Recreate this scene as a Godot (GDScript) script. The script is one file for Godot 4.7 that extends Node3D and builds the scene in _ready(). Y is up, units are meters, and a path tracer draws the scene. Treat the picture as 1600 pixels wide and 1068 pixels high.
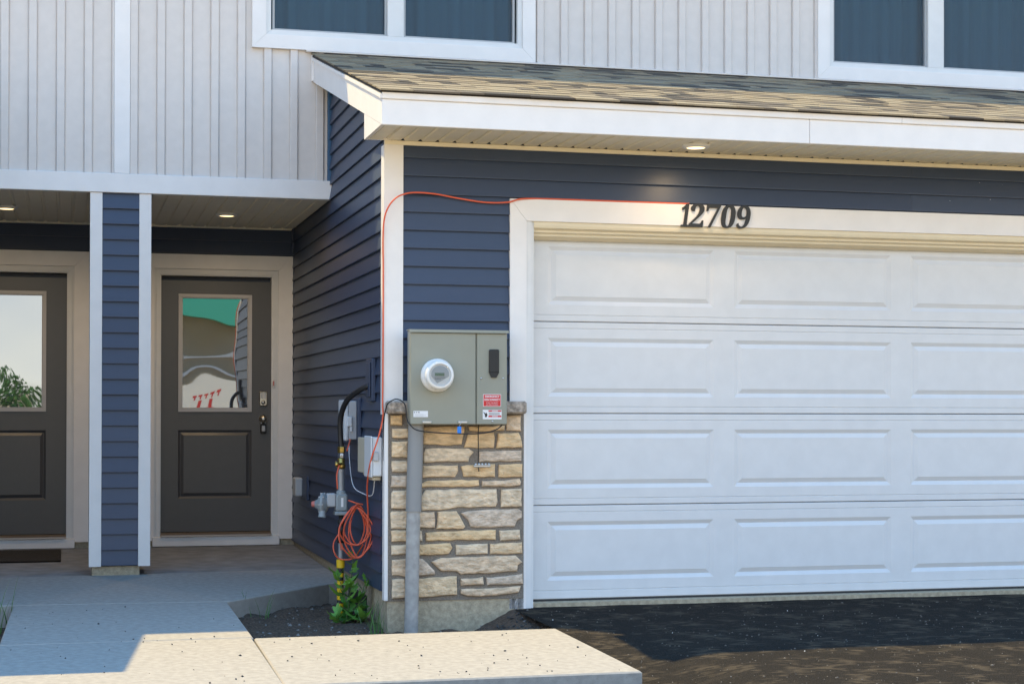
extends Node3D
# Entry and garage of a blue-grey townhouse. Metres, y up; the garage front wall is the plane z = 0 and +z runs towards the street.

const LAP := 0.1016          # exposure of one lap siding course
const LAP0 := 2.4021         # height of one course's lower edge; all walls share the courses
const WALL := -2.05          # plane of the upper front wall
const DOORWALL := -3.994     # plane of the entry door wall
const SIDE := -1.079         # plane of the garage side wall
const EDGE := -1.209         # plane of the rake fascia of the garage roof
const EAVE := 0.577          # plane of the garage fascia
const PARTY := -2.466        # line between the two homes

const STONES := [
	[-1060,1054,-995,1056,-994,1001,-1060,1001],
	[-391,1055,-307,1058,-305,966,-390,971],
	[-873,990,-635,993,-638,959,-653,892,-767,888,-873,895],
	[-613,994,-402,998,-404,971,-518,965,-605,969],
	[-1052,979,-964,981,-957,955,-961,930,-1050,931],
	[-613,955,-464,958,-459,928,-464,871,-638,875],
	[-440,954,-322,957,-311,939,-299,875,-451,870],
	[-1053,909,-962,911,-962,820,-1053,824],
	[-871,843,-861,867,-730,871,-613,869,-583,848,-608,819,-613,795,-767,794,-872,792],
	[-549,850,-442,854,-303,856,-303,797,-550,793],
	[-1053,801,-967,804,-956,762,-960,740,-1050,740],
	[-876,773,-674,775,-672,741,-691,709,-767,710,-876,705],
	[-656,768,-618,776,-458,780,-458,707,-641,710,-646,737],
	[-434,776,-297,779,-297,706,-436,706],
	[-1053,718,-967,720,-967,652,-1058,655],
	[-884,672,-854,688,-718,691,-553,691,-549,658,-606,653,-768,654,-884,651],
	[-534,684,-392,687,-314,695,-305,677,-311,659,-392,651,-534,654],
	[-1055,621,-1043,636,-962,638,-963,534,-1055,537],
	[-884,604,-859,637,-643,638,-448,638,-442,561,-453,539,-581,535,-675,538,-731,527,-881,521],
	[-421,636,-304,640,-302,539,-424,536],
	[-1060,510,-1051,521,-963,521,-963,421,-1056,423],
	[-901,514,-810,513,-806,426,-901,427],
	[-790,514,-683,516,-631,428,-644,417,-796,418],
	[-656,504,-616,515,-443,523,-323,526,-300,510,-300,473,-327,458,-342,424,-493,419,-599,427,-614,466],
	[-1056,412,-965,412,-965,351,-1053,350],
	[-904,409,-883,408,-877,353,-904,352],
	[-857,398,-644,405,-452,407,-453,351,-644,354,-856,351],
	[-431,403,-313,406,-308,351,-427,346],
	[-1053,330,-965,333,-965,279,-1053,276],
	[-906,332,-718,336,-705,310,-725,277,-805,273,-906,271],
	[-684,327,-500,329,-499,273,-684,270],
	[-485,329,-298,333,-295,271,-485,271],
	[-1049,249,-972,254,-970,152,-1014,163,-1049,163],
	[-914,255,-877,251,-808,184,-805,164,-914,159],
	[-825,234,-768,255,-544,256,-393,259,-336,259,-297,222,-323,204,-327,170,-519,162,-657,160,-681,179,-768,181],
	[-1049,140,-980,142,-975,88,-977,37,-1049,34],
	[-914,142,-680,150,-677,46,-793,40,-914,36],
	[-657,134,-557,137,-527,143,-522,99,-654,96],
	[-509,138,-393,143,-297,154,-293,98,-343,97,-504,95],
	[-654,75,-444,80,-306,85,-317,51,-393,41,-544,32,-619,36,-656,52]
]

var M := {}
var shared := {}
var used := {}
var mirrored := false
var rng := RandomNumberGenerator.new()

func _ready() -> void:
	rng.seed = 12
	look()
	make_materials()
	build_ground()
	build_home()
	build_neighbour()
	build_utilities()
	build_small_things()
	build_street()

# ------------------------------------------------------------------ camera, sky, sun
func look() -> void:
	var cam := Camera3D.new()
	cam.name = "camera"
	add_child(cam)
	cam.transform = Transform3D(Basis(Vector3.UP, -0.2552) * Basis(Vector3.RIGHT, 0.0086) * Basis(Vector3.BACK, 0.0019), Vector3(-2.8148, 1.0779, 9.4567))
	cam.near = 0.1
	cam.far = 2000.0
	cam.keep_aspect = Camera3D.KEEP_HEIGHT
	cam.set_frustum(0.1 * 1068.0 / 2673.0, Vector2(0.0, 0.1 * 85.54 / 2673.0), 0.1, 2000.0)
	cam.current = true
	var sky_look := ProceduralSkyMaterial.new()
	sky_look.sky_top_color = Color(0.38, 0.61, 0.83)
	sky_look.sky_horizon_color = Color(1.0, 0.965, 0.89)
	sky_look.sky_curve = 0.2
	sky_look.ground_bottom_color = Color(0.50, 0.44, 0.36)
	sky_look.ground_horizon_color = Color(0.66, 0.64, 0.60)
	sky_look.sun_angle_max = 6.0
	var sky := Sky.new()
	sky.sky_material = sky_look
	var env := Environment.new()
	env.background_mode = Environment.BG_SKY
	env.sky = sky
	env.background_energy_multiplier = 1.8
	env.tonemap_mode = Environment.TONE_MAPPER_LINEAR
	env.tonemap_exposure = 1.64
	env.sdfgi_enabled = true
	env.ssao_enabled = true
	env.ssil_enabled = true
	var world := WorldEnvironment.new()
	world.name = "world"
	world.environment = env
	add_child(world)
	var sun := DirectionalLight3D.new()
	sun.name = "sun"
	sun.light_energy = 1.45
	sun.light_color = Color(1.0, 0.885, 0.62)
	sun.light_angular_distance = 0.5
	sun.shadow_enabled = true
	add_child(sun)
	sun.look_at_from_position(Vector3.ZERO, Vector3(0.4155, -1.0, 0.41), Vector3.RIGHT)

# ------------------------------------------------------------------ materials
func lin(r: float, g: float, b: float) -> Color:
	return Color(r, g, b).linear_to_srgb()

# grey-scale picture: noise remapped to lo..hi, optionally stretched in one direction, with dark or light specks
func noise_picture(seed_: int, freq: float, octaves: int, lo: float, hi: float, stretch := Vector2.ONE, size := 512, specks := 0.0, speck_value := 0.4) -> Image:
	var n := FastNoiseLite.new()
	n.seed = seed_
	n.frequency = freq
	n.fractal_octaves = octaves
	n.noise_type = FastNoiseLite.TYPE_SIMPLEX_SMOOTH
	var raw: Image
	if stretch == Vector2.ONE:
		raw = n.get_seamless_image(size, size)
	else:
		raw = n.get_seamless_image(maxi(8, int(size / stretch.x)), maxi(8, int(size / stretch.y)))
		raw.resize(size, size, Image.INTERPOLATE_CUBIC)
	raw.convert(Image.FORMAT_L8)
	var d := raw.get_data()
	var r := RandomNumberGenerator.new()
	r.seed = seed_ + 99
	for i in d.size():
		var v := lerpf(lo, hi, d[i] / 255.0)
		if specks > 0.0 and r.randf() < specks:
			v = lerpf(v, speck_value, r.randf_range(0.4, 1.0))
		d[i] = clampi(int(v * 255.0), 0, 255)
	return Image.create_from_data(size, size, false, Image.FORMAT_L8, d)

func tex(im: Image) -> ImageTexture:
	var c := im.duplicate() as Image
	c.convert(Image.FORMAT_RGB8)
	c.generate_mipmaps()
	return ImageTexture.create_from_image(c)

func bumps(im: Image, strength: float) -> ImageTexture:
	var c := im.duplicate() as Image
	c.convert(Image.FORMAT_RGBA8)
	c.bump_map_to_normal_map(strength)
	return ImageTexture.create_from_image(c)

func mat(called: String, c: Color, rough := 0.6, tint: Texture2D = null, normal: Texture2D = null, scale_ := 1.0, depth := 1.0, metal := 0.0, spec := 0.5) -> StandardMaterial3D:
	var m := StandardMaterial3D.new()
	m.resource_name = called
	m.albedo_color = c
	m.roughness = rough
	m.metallic = metal
	m.metallic_specular = spec
	if tint or normal:
		m.uv1_triplanar = true
		m.uv1_world_triplanar = true
		m.uv1_scale = Vector3.ONE * scale_
	if tint:
		m.albedo_texture = tint
	if normal:
		m.normal_enabled = true
		m.normal_texture = normal
		m.normal_scale = depth
	M[called] = m
	return m

func make_materials() -> void:
	var soft := noise_picture(1, 0.012, 4, 0.97, 1.0)
	var soft_t := tex(soft)
	var grain := noise_picture(2, 0.03, 3, 0.0, 1.0, Vector2(8, 1))
	var grain_n := bumps(grain, 1.2)
	var grain_v := bumps(noise_picture(3, 0.03, 3, 0.0, 1.0, Vector2(1, 8)), 1.2)
	var ripple := bumps(noise_picture(4, 0.006, 2, 0.0, 1.0), 3.0)
	mat("white_trim", lin(0.83, 0.80, 0.775), 0.45, soft_t, null, 0.8)
	mat("white_vinyl", lin(0.74, 0.74, 0.73), 0.5, soft_t, null, 1.0)
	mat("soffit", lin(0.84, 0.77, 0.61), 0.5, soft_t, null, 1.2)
	mat("grey_vinyl", lin(0.69, 0.64, 0.60), 0.5, soft_t, grain_v, 1.6, 0.12)
	mat("navy_0", lin(0.034, 0.053, 0.100), 0.42, soft_t, grain_n, 2.0, 0.22)
	mat("navy_1", lin(0.037, 0.056, 0.103), 0.46, soft_t, grain_n, 2.3, 0.22)
	mat("navy_2", lin(0.032, 0.050, 0.096), 0.44, soft_t, grain_n, 1.8, 0.22)
	mat("blue_trim", lin(0.035, 0.105, 0.20), 0.45)
	mat("door_white", lin(0.70, 0.705, 0.71), 0.4, soft_t, null, 1.0)
	mat("stop_cream", lin(0.78, 0.68, 0.49), 0.6, soft_t, null, 1.0)  # warm cream, one even tone over the whole garage head stop
	mat("seal", lin(0.03, 0.03, 0.032), 0.7)
	mat("charcoal", lin(0.082, 0.080, 0.080), 0.38, soft_t, grain_v, 1.8, 0.15)
	mat("lite_frame", lin(0.50, 0.49, 0.49), 0.5)
	mat("nickel", lin(0.55, 0.50, 0.42), 0.3, null, null, 1.0, 1.0, 1.0)
	mat("steel", lin(0.55, 0.56, 0.57), 0.38, null, null, 1.0, 1.0, 1.0)
	mat("brass", lin(0.55, 0.36, 0.10), 0.35, null, null, 1.0, 1.0, 1.0)
	mat("threshold", lin(0.35, 0.27, 0.2), 0.45, null, null, 1.0, 1.0, 0.6)
	mat("black_plastic", lin(0.012, 0.012, 0.013), 0.5)
	mat("black_iron", lin(0.018, 0.019, 0.02), 0.55)
	var concrete_c := noise_picture(10, 0.02, 5, 0.86, 1.0, Vector2.ONE, 1024, 0.012, 0.45)
	var broom := bumps(noise_picture(11, 0.30, 2, 0.0, 1.0, Vector2(1, 20), 1024), 2.0)
	mat("concrete", lin(0.375, 0.352, 0.32), 0.9, tex(concrete_c), broom, 0.9, 0.22)
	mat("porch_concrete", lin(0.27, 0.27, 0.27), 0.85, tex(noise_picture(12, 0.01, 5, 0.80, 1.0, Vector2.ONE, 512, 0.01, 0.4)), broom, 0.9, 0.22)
	mat("foundation", lin(0.52, 0.44, 0.31), 0.9, tex(noise_picture(13, 0.03, 5, 0.8, 1.0, Vector2.ONE, 512, 0.02, 0.35)), bumps(noise_picture(14, 0.05, 4, 0, 1), 3.0), 1.6, 0.7)
	var asphalt_c := noise_picture(20, 0.40, 3, 0.35, 1.0, Vector2.ONE, 1024, 0.06, 1.0)
	var asphalt := mat("asphalt", lin(0.062, 0.056, 0.050), 0.95, tex(asphalt_c), bumps(noise_picture(21, 0.4, 3, 0, 1, Vector2.ONE, 1024), 5.0), 0.37, 0.8, 0.0, 0.12)
	asphalt.detail_enabled = true
	asphalt.detail_blend_mode = BaseMaterial3D.BLEND_MODE_MIX
	asphalt.detail_uv_layer = BaseMaterial3D.DETAIL_UV_1
	var dust := noise_picture(22, 0.010, 6, 0.0, 1.0, Vector2(1, 1), 1024)
	var dust_rgba := Image.create(1024, 1024, false, Image.FORMAT_RGBA8)
	var streak := noise_picture(23, 0.06, 5, 0.0, 1.0, Vector2(3, 1), 1024)
	for y in 1024:
		for x in 1024:
			var v := dust.get_pixel(x, y).r * 0.55 + streak.get_pixel((x + y) % 1024, (y + 1024 - x / 3) % 1024).r * 0.45
			dust_rgba.set_pixel(x, y, Color(0.47, 0.42, 0.36, clampf((v - 0.52) * 1.8, 0.0, 0.28)))
	asphalt.detail_albedo = ImageTexture.create_from_image(dust_rgba)
	asphalt.detail_mask = null
	mat("soil", lin(0.17, 0.115, 0.08), 0.95, tex(noise_picture(30, 0.06, 5, 0.45, 1.0, Vector2.ONE, 512, 0.02, 1.0)), bumps(noise_picture(31, 0.08, 4, 0, 1), 6.0), 1.3, 1.0)
	mat("yard", lin(0.62, 0.48, 0.29), 0.95, tex(noise_picture(32, 0.03, 5, 0.8, 1.0)), null, 0.12)
	mat("gravel_0", lin(0.20, 0.19, 0.18), 0.9)
	mat("gravel_2", lin(0.13, 0.115, 0.10), 0.9)
	mat("gravel_1", lin(0.05, 0.05, 0.05), 0.9)
	var stone_n := bumps(noise_picture(41, 0.035, 5, 0, 1, Vector2(2, 1)), 7.0)
	var k := 0
	for c in [[0.84, 0.59, 0.33], [0.86, 0.63, 0.39], [0.82, 0.61, 0.41], [0.86, 0.67, 0.46], [0.82, 0.53, 0.26], [0.76, 0.60, 0.45]]:
		var st_c := noise_picture(42 + k, 0.018, 5, 0.74, 1.10, Vector2(2.5, 1), 512, 0.004, 0.5)
		mat("stone_%d" % k, lin(c[0], c[1], c[2]), 0.85, tex(st_c), stone_n, 2.2 + 0.3 * k, 1.3)
		k += 1
	mat("mortar", lin(0.33, 0.285, 0.235), 0.95, tex(noise_picture(50, 0.1, 3, 0.7, 1.0)), bumps(noise_picture(51, 0.15, 3, 0, 1), 5.0), 2.0, 0.8)
	mat("ledge", lin(0.60, 0.50, 0.41), 0.85, tex(noise_picture(52, 0.02, 5, 0.55, 1.0)), stone_n, 2.5, 0.8)
	var granule := tex(noise_picture(60, 0.35, 2, 0.55, 1.0, Vector2.ONE, 512, 0.1, 1.0))
	k = 0
	for c in [[0.44, 0.35, 0.225], [0.34, 0.27, 0.18], [0.22, 0.18, 0.135], [0.48, 0.39, 0.26], [0.10, 0.085, 0.07]]:
		mat("shingle_%d" % k, lin(c[0], c[1], c[2]), 0.92, granule, null, 3.0)
		k += 1
	mat("shingle_base", lin(0.055, 0.048, 0.043), 0.95, granule, null, 3.0)
	mat("flashing", lin(0.10, 0.095, 0.09), 0.6)
	mat("meter_grey", lin(0.29, 0.29, 0.235), 0.45, soft_t, ripple, 0.9, 0.15)
	mat("box_grey", lin(0.42, 0.43, 0.44), 0.5)
	mat("box_white", lin(0.62, 0.63, 0.64), 0.5)
	mat("box_beige", lin(0.52, 0.47, 0.36), 0.5)
	mat("pvc_dark", lin(0.25, 0.25, 0.245), 0.5)
	mat("pvc_light", lin(0.43, 0.42, 0.40), 0.55, tex(noise_picture(61, 0.02, 4, 0.8, 1.0)), null, 1.5)
	mat("galvanised", lin(0.34, 0.36, 0.38), 0.5, null, null, 1.0, 1.0, 0.6)
	mat("regulator_grey", lin(0.27, 0.30, 0.31), 0.5)
	mat("orange", lin(0.72, 0.12, 0.055), 0.5)
	mat("red_print", lin(0.60, 0.022, 0.022), 0.5)
	mat("red_cap", lin(0.55, 0.16, 0.13), 0.5)
	mat("yellow_tape", lin(0.78, 0.50, 0.012), 0.45)
	mat("blue_tag", lin(0.02, 0.22, 0.70), 0.4)
	mat("meter_white", lin(0.80, 0.79, 0.76), 0.35)
	mat("meter_face", lin(0.42, 0.43, 0.42), 0.4)
	mat("lcd", lin(0.13, 0.19, 0.12), 0.25)
	mat("label_white", lin(0.75, 0.75, 0.75), 0.5)
	mat("digit_black", lin(0.016, 0.017, 0.018), 0.5)
	mat("curtain", lin(0.035, 0.12, 0.19), 0.9)
	mat("dark_room", lin(0.02, 0.02, 0.02), 0.9)
	var pane := mat("pane", Color(0.16, 0.26, 0.32, 0.22), 0.03, null, null, 1.0, 1.0, 0.0, 0.3)
	pane.transparency = BaseMaterial3D.TRANSPARENCY_ALPHA
	mat("coated_glass", lin(0.27, 0.30, 0.33), 0.012, null, null, 1.0, 1.0, 0.85)
	var leaf := mat("leaf", lin(0.055, 0.17, 0.022), 0.5)
	leaf.backlight = Color(0.25, 0.40, 0.08)
	var leaf2 := mat("leaf_young", lin(0.13, 0.30, 0.04), 0.5)
	leaf2.backlight = Color(0.35, 0.5, 0.1)
	var blade := mat("grass_blade", lin(0.06, 0.14, 0.03), 0.6)
	blade.backlight = Color(0.2, 0.3, 0.08)
	mat("stem", lin(0.09, 0.15, 0.04), 0.7)
	mat("doormat", lin(0.09, 0.07, 0.05), 0.95, tex(noise_picture(70, 0.3, 3, 0.3, 1.0, Vector2.ONE, 512, 0.05, 1.0)), bumps(noise_picture(71, 0.3, 2, 0, 1), 6.0), 3.0, 1.0)
	var lens := mat("lamp_lens", lin(0.9, 0.85, 0.75), 0.5)
	lens.emission_enabled = true
	lens.emission = Color(1.0, 0.86, 0.62)
	lens.emission_energy_multiplier = 1.6
	mat("tan_wall", lin(0.34, 0.28, 0.19), 0.8)
	mat("green_roof", lin(0.03, 0.28, 0.14), 0.4)
	mat("street_white", lin(0.78, 0.76, 0.74), 0.6)
	mat("pale_wall", lin(0.55, 0.54, 0.53), 0.7)
	mat("bark", lin(0.10, 0.07, 0.05), 0.9)

# ------------------------------------------------------------------ mesh helpers
func surf() -> SurfaceTool:
	var st := SurfaceTool.new()
	st.begin(Mesh.PRIMITIVE_TRIANGLES)
	st.set_smooth_group(-1)
	return st

func tri(st: SurfaceTool, a: Vector3, b: Vector3, c: Vector3) -> void:   # a, b, c counter-clockwise from outside
	st.add_vertex(a)
	st.add_vertex(b if mirrored else c)
	st.add_vertex(c if mirrored else b)

func quad(st: SurfaceTool, a: Vector3, b: Vector3, c: Vector3, d: Vector3) -> void:
	tri(st, a, b, c)
	tri(st, a, c, d)

func box(st: SurfaceTool, x0: float, x1: float, y0: float, y1: float, z0: float, z1: float, t := Transform3D.IDENTITY) -> void:
	var p := []
	mirrored = t.basis.determinant() < 0.0
	for i in 8:
		p.append(t * Vector3(x1 if i & 1 else x0, y1 if i & 2 else y0, z1 if i & 4 else z0))
	quad(st, p[4], p[5], p[7], p[6])
	quad(st, p[1], p[0], p[2], p[3])
	quad(st, p[0], p[4], p[6], p[2])
	quad(st, p[5], p[1], p[3], p[7])
	quad(st, p[6], p[7], p[3], p[2])
	quad(st, p[0], p[1], p[5], p[4])
	mirrored = false

# box whose long edges are bevelled by b
func soft_box(st: SurfaceTool, x0: float, x1: float, y0: float, y1: float, z0: float, z1: float, b := 0.004, t := Transform3D.IDENTITY) -> void:
	var p := PackedVector2Array([Vector2(x0 + b, y0), Vector2(x1 - b, y0), Vector2(x1, y0 + b), Vector2(x1, y1 - b), Vector2(x1 - b, y1), Vector2(x0 + b, y1), Vector2(x0, y1 - b), Vector2(x0, y0 + b)])
	var q := PackedVector2Array([Vector2(x0 + 2 * b, y0 + b), Vector2(x1 - 2 * b, y0 + b), Vector2(x1 - b, y0 + 2 * b), Vector2(x1 - b, y1 - 2 * b), Vector2(x1 - 2 * b, y1 - b), Vector2(x0 + 2 * b, y1 - b), Vector2(x0 + b, y1 - 2 * b), Vector2(x0 + b, y0 + 2 * b)])
	loft(st, [[q, z0], [p, z0 + b], [p, z1 - b], [q, z1]], t)

# rings of 2D outlines (counter-clockwise seen from +z) at given heights along z, closed at both ends
func loft(st: SurfaceTool, rings: Array, t := Transform3D.IDENTITY) -> void:
	var n: int = rings[0][0].size()
	mirrored = t.basis.determinant() < 0.0
	for r in rings.size() - 1:
		for i in n:
			var j := (i + 1) % n
			var a: Vector2 = rings[r][0][i]
			var b: Vector2 = rings[r][0][j]
			var c: Vector2 = rings[r + 1][0][j]
			var d: Vector2 = rings[r + 1][0][i]
			var za: float = rings[r][1]
			var zb: float = rings[r + 1][1]
			quad(st, t * Vector3(a.x, a.y, za), t * Vector3(b.x, b.y, za), t * Vector3(c.x, c.y, zb), t * Vector3(d.x, d.y, zb))
	for e in [0, rings.size() - 1]:
		var ring: PackedVector2Array = rings[e][0]
		var z: float = rings[e][1]
		var ids := Geometry2D.triangulate_polygon(ring)
		for i in range(0, ids.size(), 3):
			var a: Vector2 = ring[ids[i]]
			var b: Vector2 = ring[ids[i + 1]]
			var c: Vector2 = ring[ids[i + 2]]
			if ((b - a).cross(c - a) > 0.0) == (e == 0):
				var s := b
				b = c
				c = s
			tri(st, t * Vector3(a.x, a.y, z), t * Vector3(b.x, b.y, z), t * Vector3(c.x, c.y, z))
	mirrored = false

func prism(st: SurfaceTool, pts: Array, z0: float, z1: float, t := Transform3D.IDENTITY) -> void:
	var p := PackedVector2Array()
	for v in pts:
		p.append(v if v is Vector2 else Vector2(v[0], v[1]))
	var area := 0.0
	for i in p.size():
		area += p[i].cross(p[(i + 1) % p.size()])
	if area < 0.0:
		p.reverse()
	loft(st, [[p, z0], [p, z1]], t)

# maps a section drawn in (outward, up) so that its length runs along a wall
func along_x(x: float, y: float, z: float) -> Transform3D:      # section.x -> +z, section.y -> y, length -> +x
	return Transform3D(Basis(Vector3(0, 0, 1), Vector3(0, 1, 0), Vector3(1, 0, 0)), Vector3(x, y, z))

func along_z(x: float, y: float, z: float) -> Transform3D:      # section.x -> -x, section.y -> y, length -> +z
	return Transform3D(Basis(Vector3(-1, 0, 0), Vector3(0, 1, 0), Vector3(0, 0, 1)), Vector3(x, y, z))

func tube(st: SurfaceTool, pts: Array, r: float, seg := 8, r_end := -1.0) -> void:
	st.set_smooth_group(0)
	var up := Vector3.UP
	var rings := []
	for i in pts.size():
		var dir: Vector3 = (pts[mini(i + 1, pts.size() - 1)] - pts[maxi(i - 1, 0)]).normalized()
		if absf(dir.dot(up)) > 0.98:
			up = Vector3.RIGHT
		var s := dir.cross(up).normalized()
		up = s.cross(dir).normalized()
		var rr := r if r_end < 0.0 else lerpf(r, r_end, float(i) / (pts.size() - 1))
		var ring := []
		for k in seg:
			var a := TAU * k / seg
			ring.append(pts[i] + (s * cos(a) + up * sin(a)) * rr)
		rings.append(ring)
	for i in rings.size() - 1:
		for k in seg:
			var j := (k + 1) % seg
			quad(st, rings[i][k], rings[i][j], rings[i + 1][j], rings[i + 1][k])
	st.set_smooth_group(-1)
	for k in range(1, seg - 1):
		tri(st, rings[0][0], rings[0][k + 1], rings[0][k])
		tri(st, rings[-1][0], rings[-1][k], rings[-1][k + 1])

# smooth curve through points
func curve(pts: Array, steps := 6) -> Array:
	var out := []
	for i in pts.size() - 1:
		var a: Vector3 = pts[maxi(i - 1, 0)]
		var b: Vector3 = pts[i]
		var c: Vector3 = pts[i + 1]
		var d: Vector3 = pts[mini(i + 2, pts.size() - 1)]
		for k in steps:
			out.append(b.cubic_interpolate(c, a, d, float(k) / steps))
	out.append(pts[-1])
	return out

# profile of (radius, height) turned about the local y axis
func lathe(st: SurfaceTool, profile: Array, t := Transform3D.IDENTITY, seg := 20, smooth := true) -> void:
	if smooth:
		st.set_smooth_group(0)
	for i in profile.size() - 1:
		for k in seg:
			var a := TAU * k / seg
			var b := TAU * (k + 1) / seg
			var p0 := Vector3(cos(a) * profile[i][0], profile[i][1], sin(a) * profile[i][0])
			var p1 := Vector3(cos(b) * profile[i][0], profile[i][1], sin(b) * profile[i][0])
			var p2 := Vector3(cos(b) * profile[i + 1][0], profile[i + 1][1], sin(b) * profile[i + 1][0])
			var p3 := Vector3(cos(a) * profile[i + 1][0], profile[i + 1][1], sin(a) * profile[i + 1][0])
			if profile[i][0] > 1e-5:
				tri(st, t * p0, t * p2, t * p1)
			if profile[i + 1][0] > 1e-5:
				tri(st, t * p0, t * p3, t * p2)
	st.set_smooth_group(-1)

func done(st: SurfaceTool, m: String) -> ArrayMesh:
	st.generate_normals()
	var mesh := st.commit()
	mesh.surface_set_material(0, M[m])
	return mesh

func put(mesh: Mesh, called: String, parent: Node, t := Transform3D.IDENTITY) -> MeshInstance3D:
	var o := MeshInstance3D.new()
	o.mesh = mesh
	o.name = called
	o.transform = t
	parent.add_child(o, true)
	return o

func obj(called: String, st: SurfaceTool, m: String, parent: Node) -> MeshInstance3D:
	return put(done(st, m), called, parent)

func group_node(called: String, parent: Node) -> Node3D:
	var o := Node3D.new()
	o.name = called
	parent.add_child(o, true)
	return o

func numbered(called: String) -> String:
	var k: int = used.get(called, -1) + 1
	used[called] = k
	return called if k == 0 else "%s_%03d" % [called, k]

func thing(called: String, label: String, category: String, group := "") -> Node3D:
	var o := Node3D.new()
	o.name = numbered(called)
	add_child(o)
	tag(o, label, category, group)
	return o

func tag(o: Node, label: String, category: String, group := "", kind := "") -> void:
	o.set_meta("label", label)
	o.set_meta("category", category)
	if group:
		o.set_meta("group", group)
	if kind:
		o.set_meta("kind", kind)

func setting(called: String, st: SurfaceTool, m: String) -> MeshInstance3D:
	var o := obj(numbered(called), st, m, self)
	o.set_meta("kind", "structure")
	return o

# ------------------------------------------------------------------ ground
func walk_height(z: float) -> float:
	return -0.0167 * (z + 2.05)

func flat_at(y0 := -0.0342, slope := 0.0167) -> Transform3D:     # section (x, -z), length upwards, on the sloping walk
	return Transform3D(Basis(Vector3(1, 0, 0), Vector3(0, slope, -1), Vector3(0, 1, 0)), Vector3(0, y0, 0))

func slab(called: String, label: String, pts: Array, thick: float, m := "concrete", lift := 0.0) -> void:
	var st := surf()
	var p := PackedVector2Array()
	var area := 0.0
	for v in pts:
		p.append(Vector2(v[0], -v[1]))
	for i in p.size():
		area += p[i].cross(p[(i + 1) % p.size()])
	if area < 0.0:
		p.reverse()
	var q := Geometry2D.offset_polygon(p, -0.007, Geometry2D.JOIN_MITER)[0]
	if q.size() == p.size():
		# offset_polygon may start at another corner: line the rings up
		var best := 0
		var dist := 1e9
		for s in q.size():
			var e := 0.0
			for i in p.size():
				e += p[i].distance_to(q[(i + s) % q.size()])
			if e < dist:
				dist = e
				best = s
		var qq := PackedVector2Array()
		for i in p.size():
			qq.append(q[(i + best) % q.size()])
		loft(st, [[p, -thick], [p, -0.007], [qq, 0.0]], flat_at(-0.0342 + lift))
	else:
		loft(st, [[p, -thick], [p, 0.0]], flat_at(-0.0342 + lift))
	var o := setting(called, st, m)
	o.set_meta("label", label)

func field(xs: Array, zs: Array, height: Callable, keep: Callable) -> SurfaceTool:
	var st := surf()
	st.set_smooth_group(0)
	for i in xs.size() - 1:
		for j in zs.size() - 1:
			if not keep.call((xs[i] + xs[i + 1]) / 2.0, (zs[j] + zs[j + 1]) / 2.0):
				continue
			var p := []
			for c in [[0, 0], [0, 1], [1, 1], [1, 0]]:
				var x: float = xs[i + c[0]]
				var z: float = zs[j + c[1]]
				p.append(Vector3(x, height.call(x, z), z))
			quad(st, p[0], p[1], p[2], p[3])
	return st

func steps(a: float, b: float, n: int) -> Array:
	var out := []
	for i in n + 1:
		out.append(lerpf(a, b, float(i) / n))
	return out

func drive_height(x: float, z: float) -> float:
	var n: FastNoiseLite = shared.get("drive_noise")
	var dip := 0.10 * smoothstep(0.25, -0.35, x) * smoothstep(0.9, 2.2, z)
	return -0.046 - 0.015 * z - dip + n.get_noise_2d(x * 60.0, z * 60.0) * 0.006

func bed_height(x: float, z: float) -> float:
	var n: FastNoiseLite = shared.get("drive_noise")
	var mound := smoothstep(-0.62, -0.30, x) * smoothstep(0.95, 0.2, z) * 0.115
	return -0.185 + 0.05 * smoothstep(0.5, -0.6, z) + mound + n.get_noise_2d(x * 90.0, z * 90.0) * 0.035 + n.get_noise_2d(x * 300.0, z * 300.0) * 0.012

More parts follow.
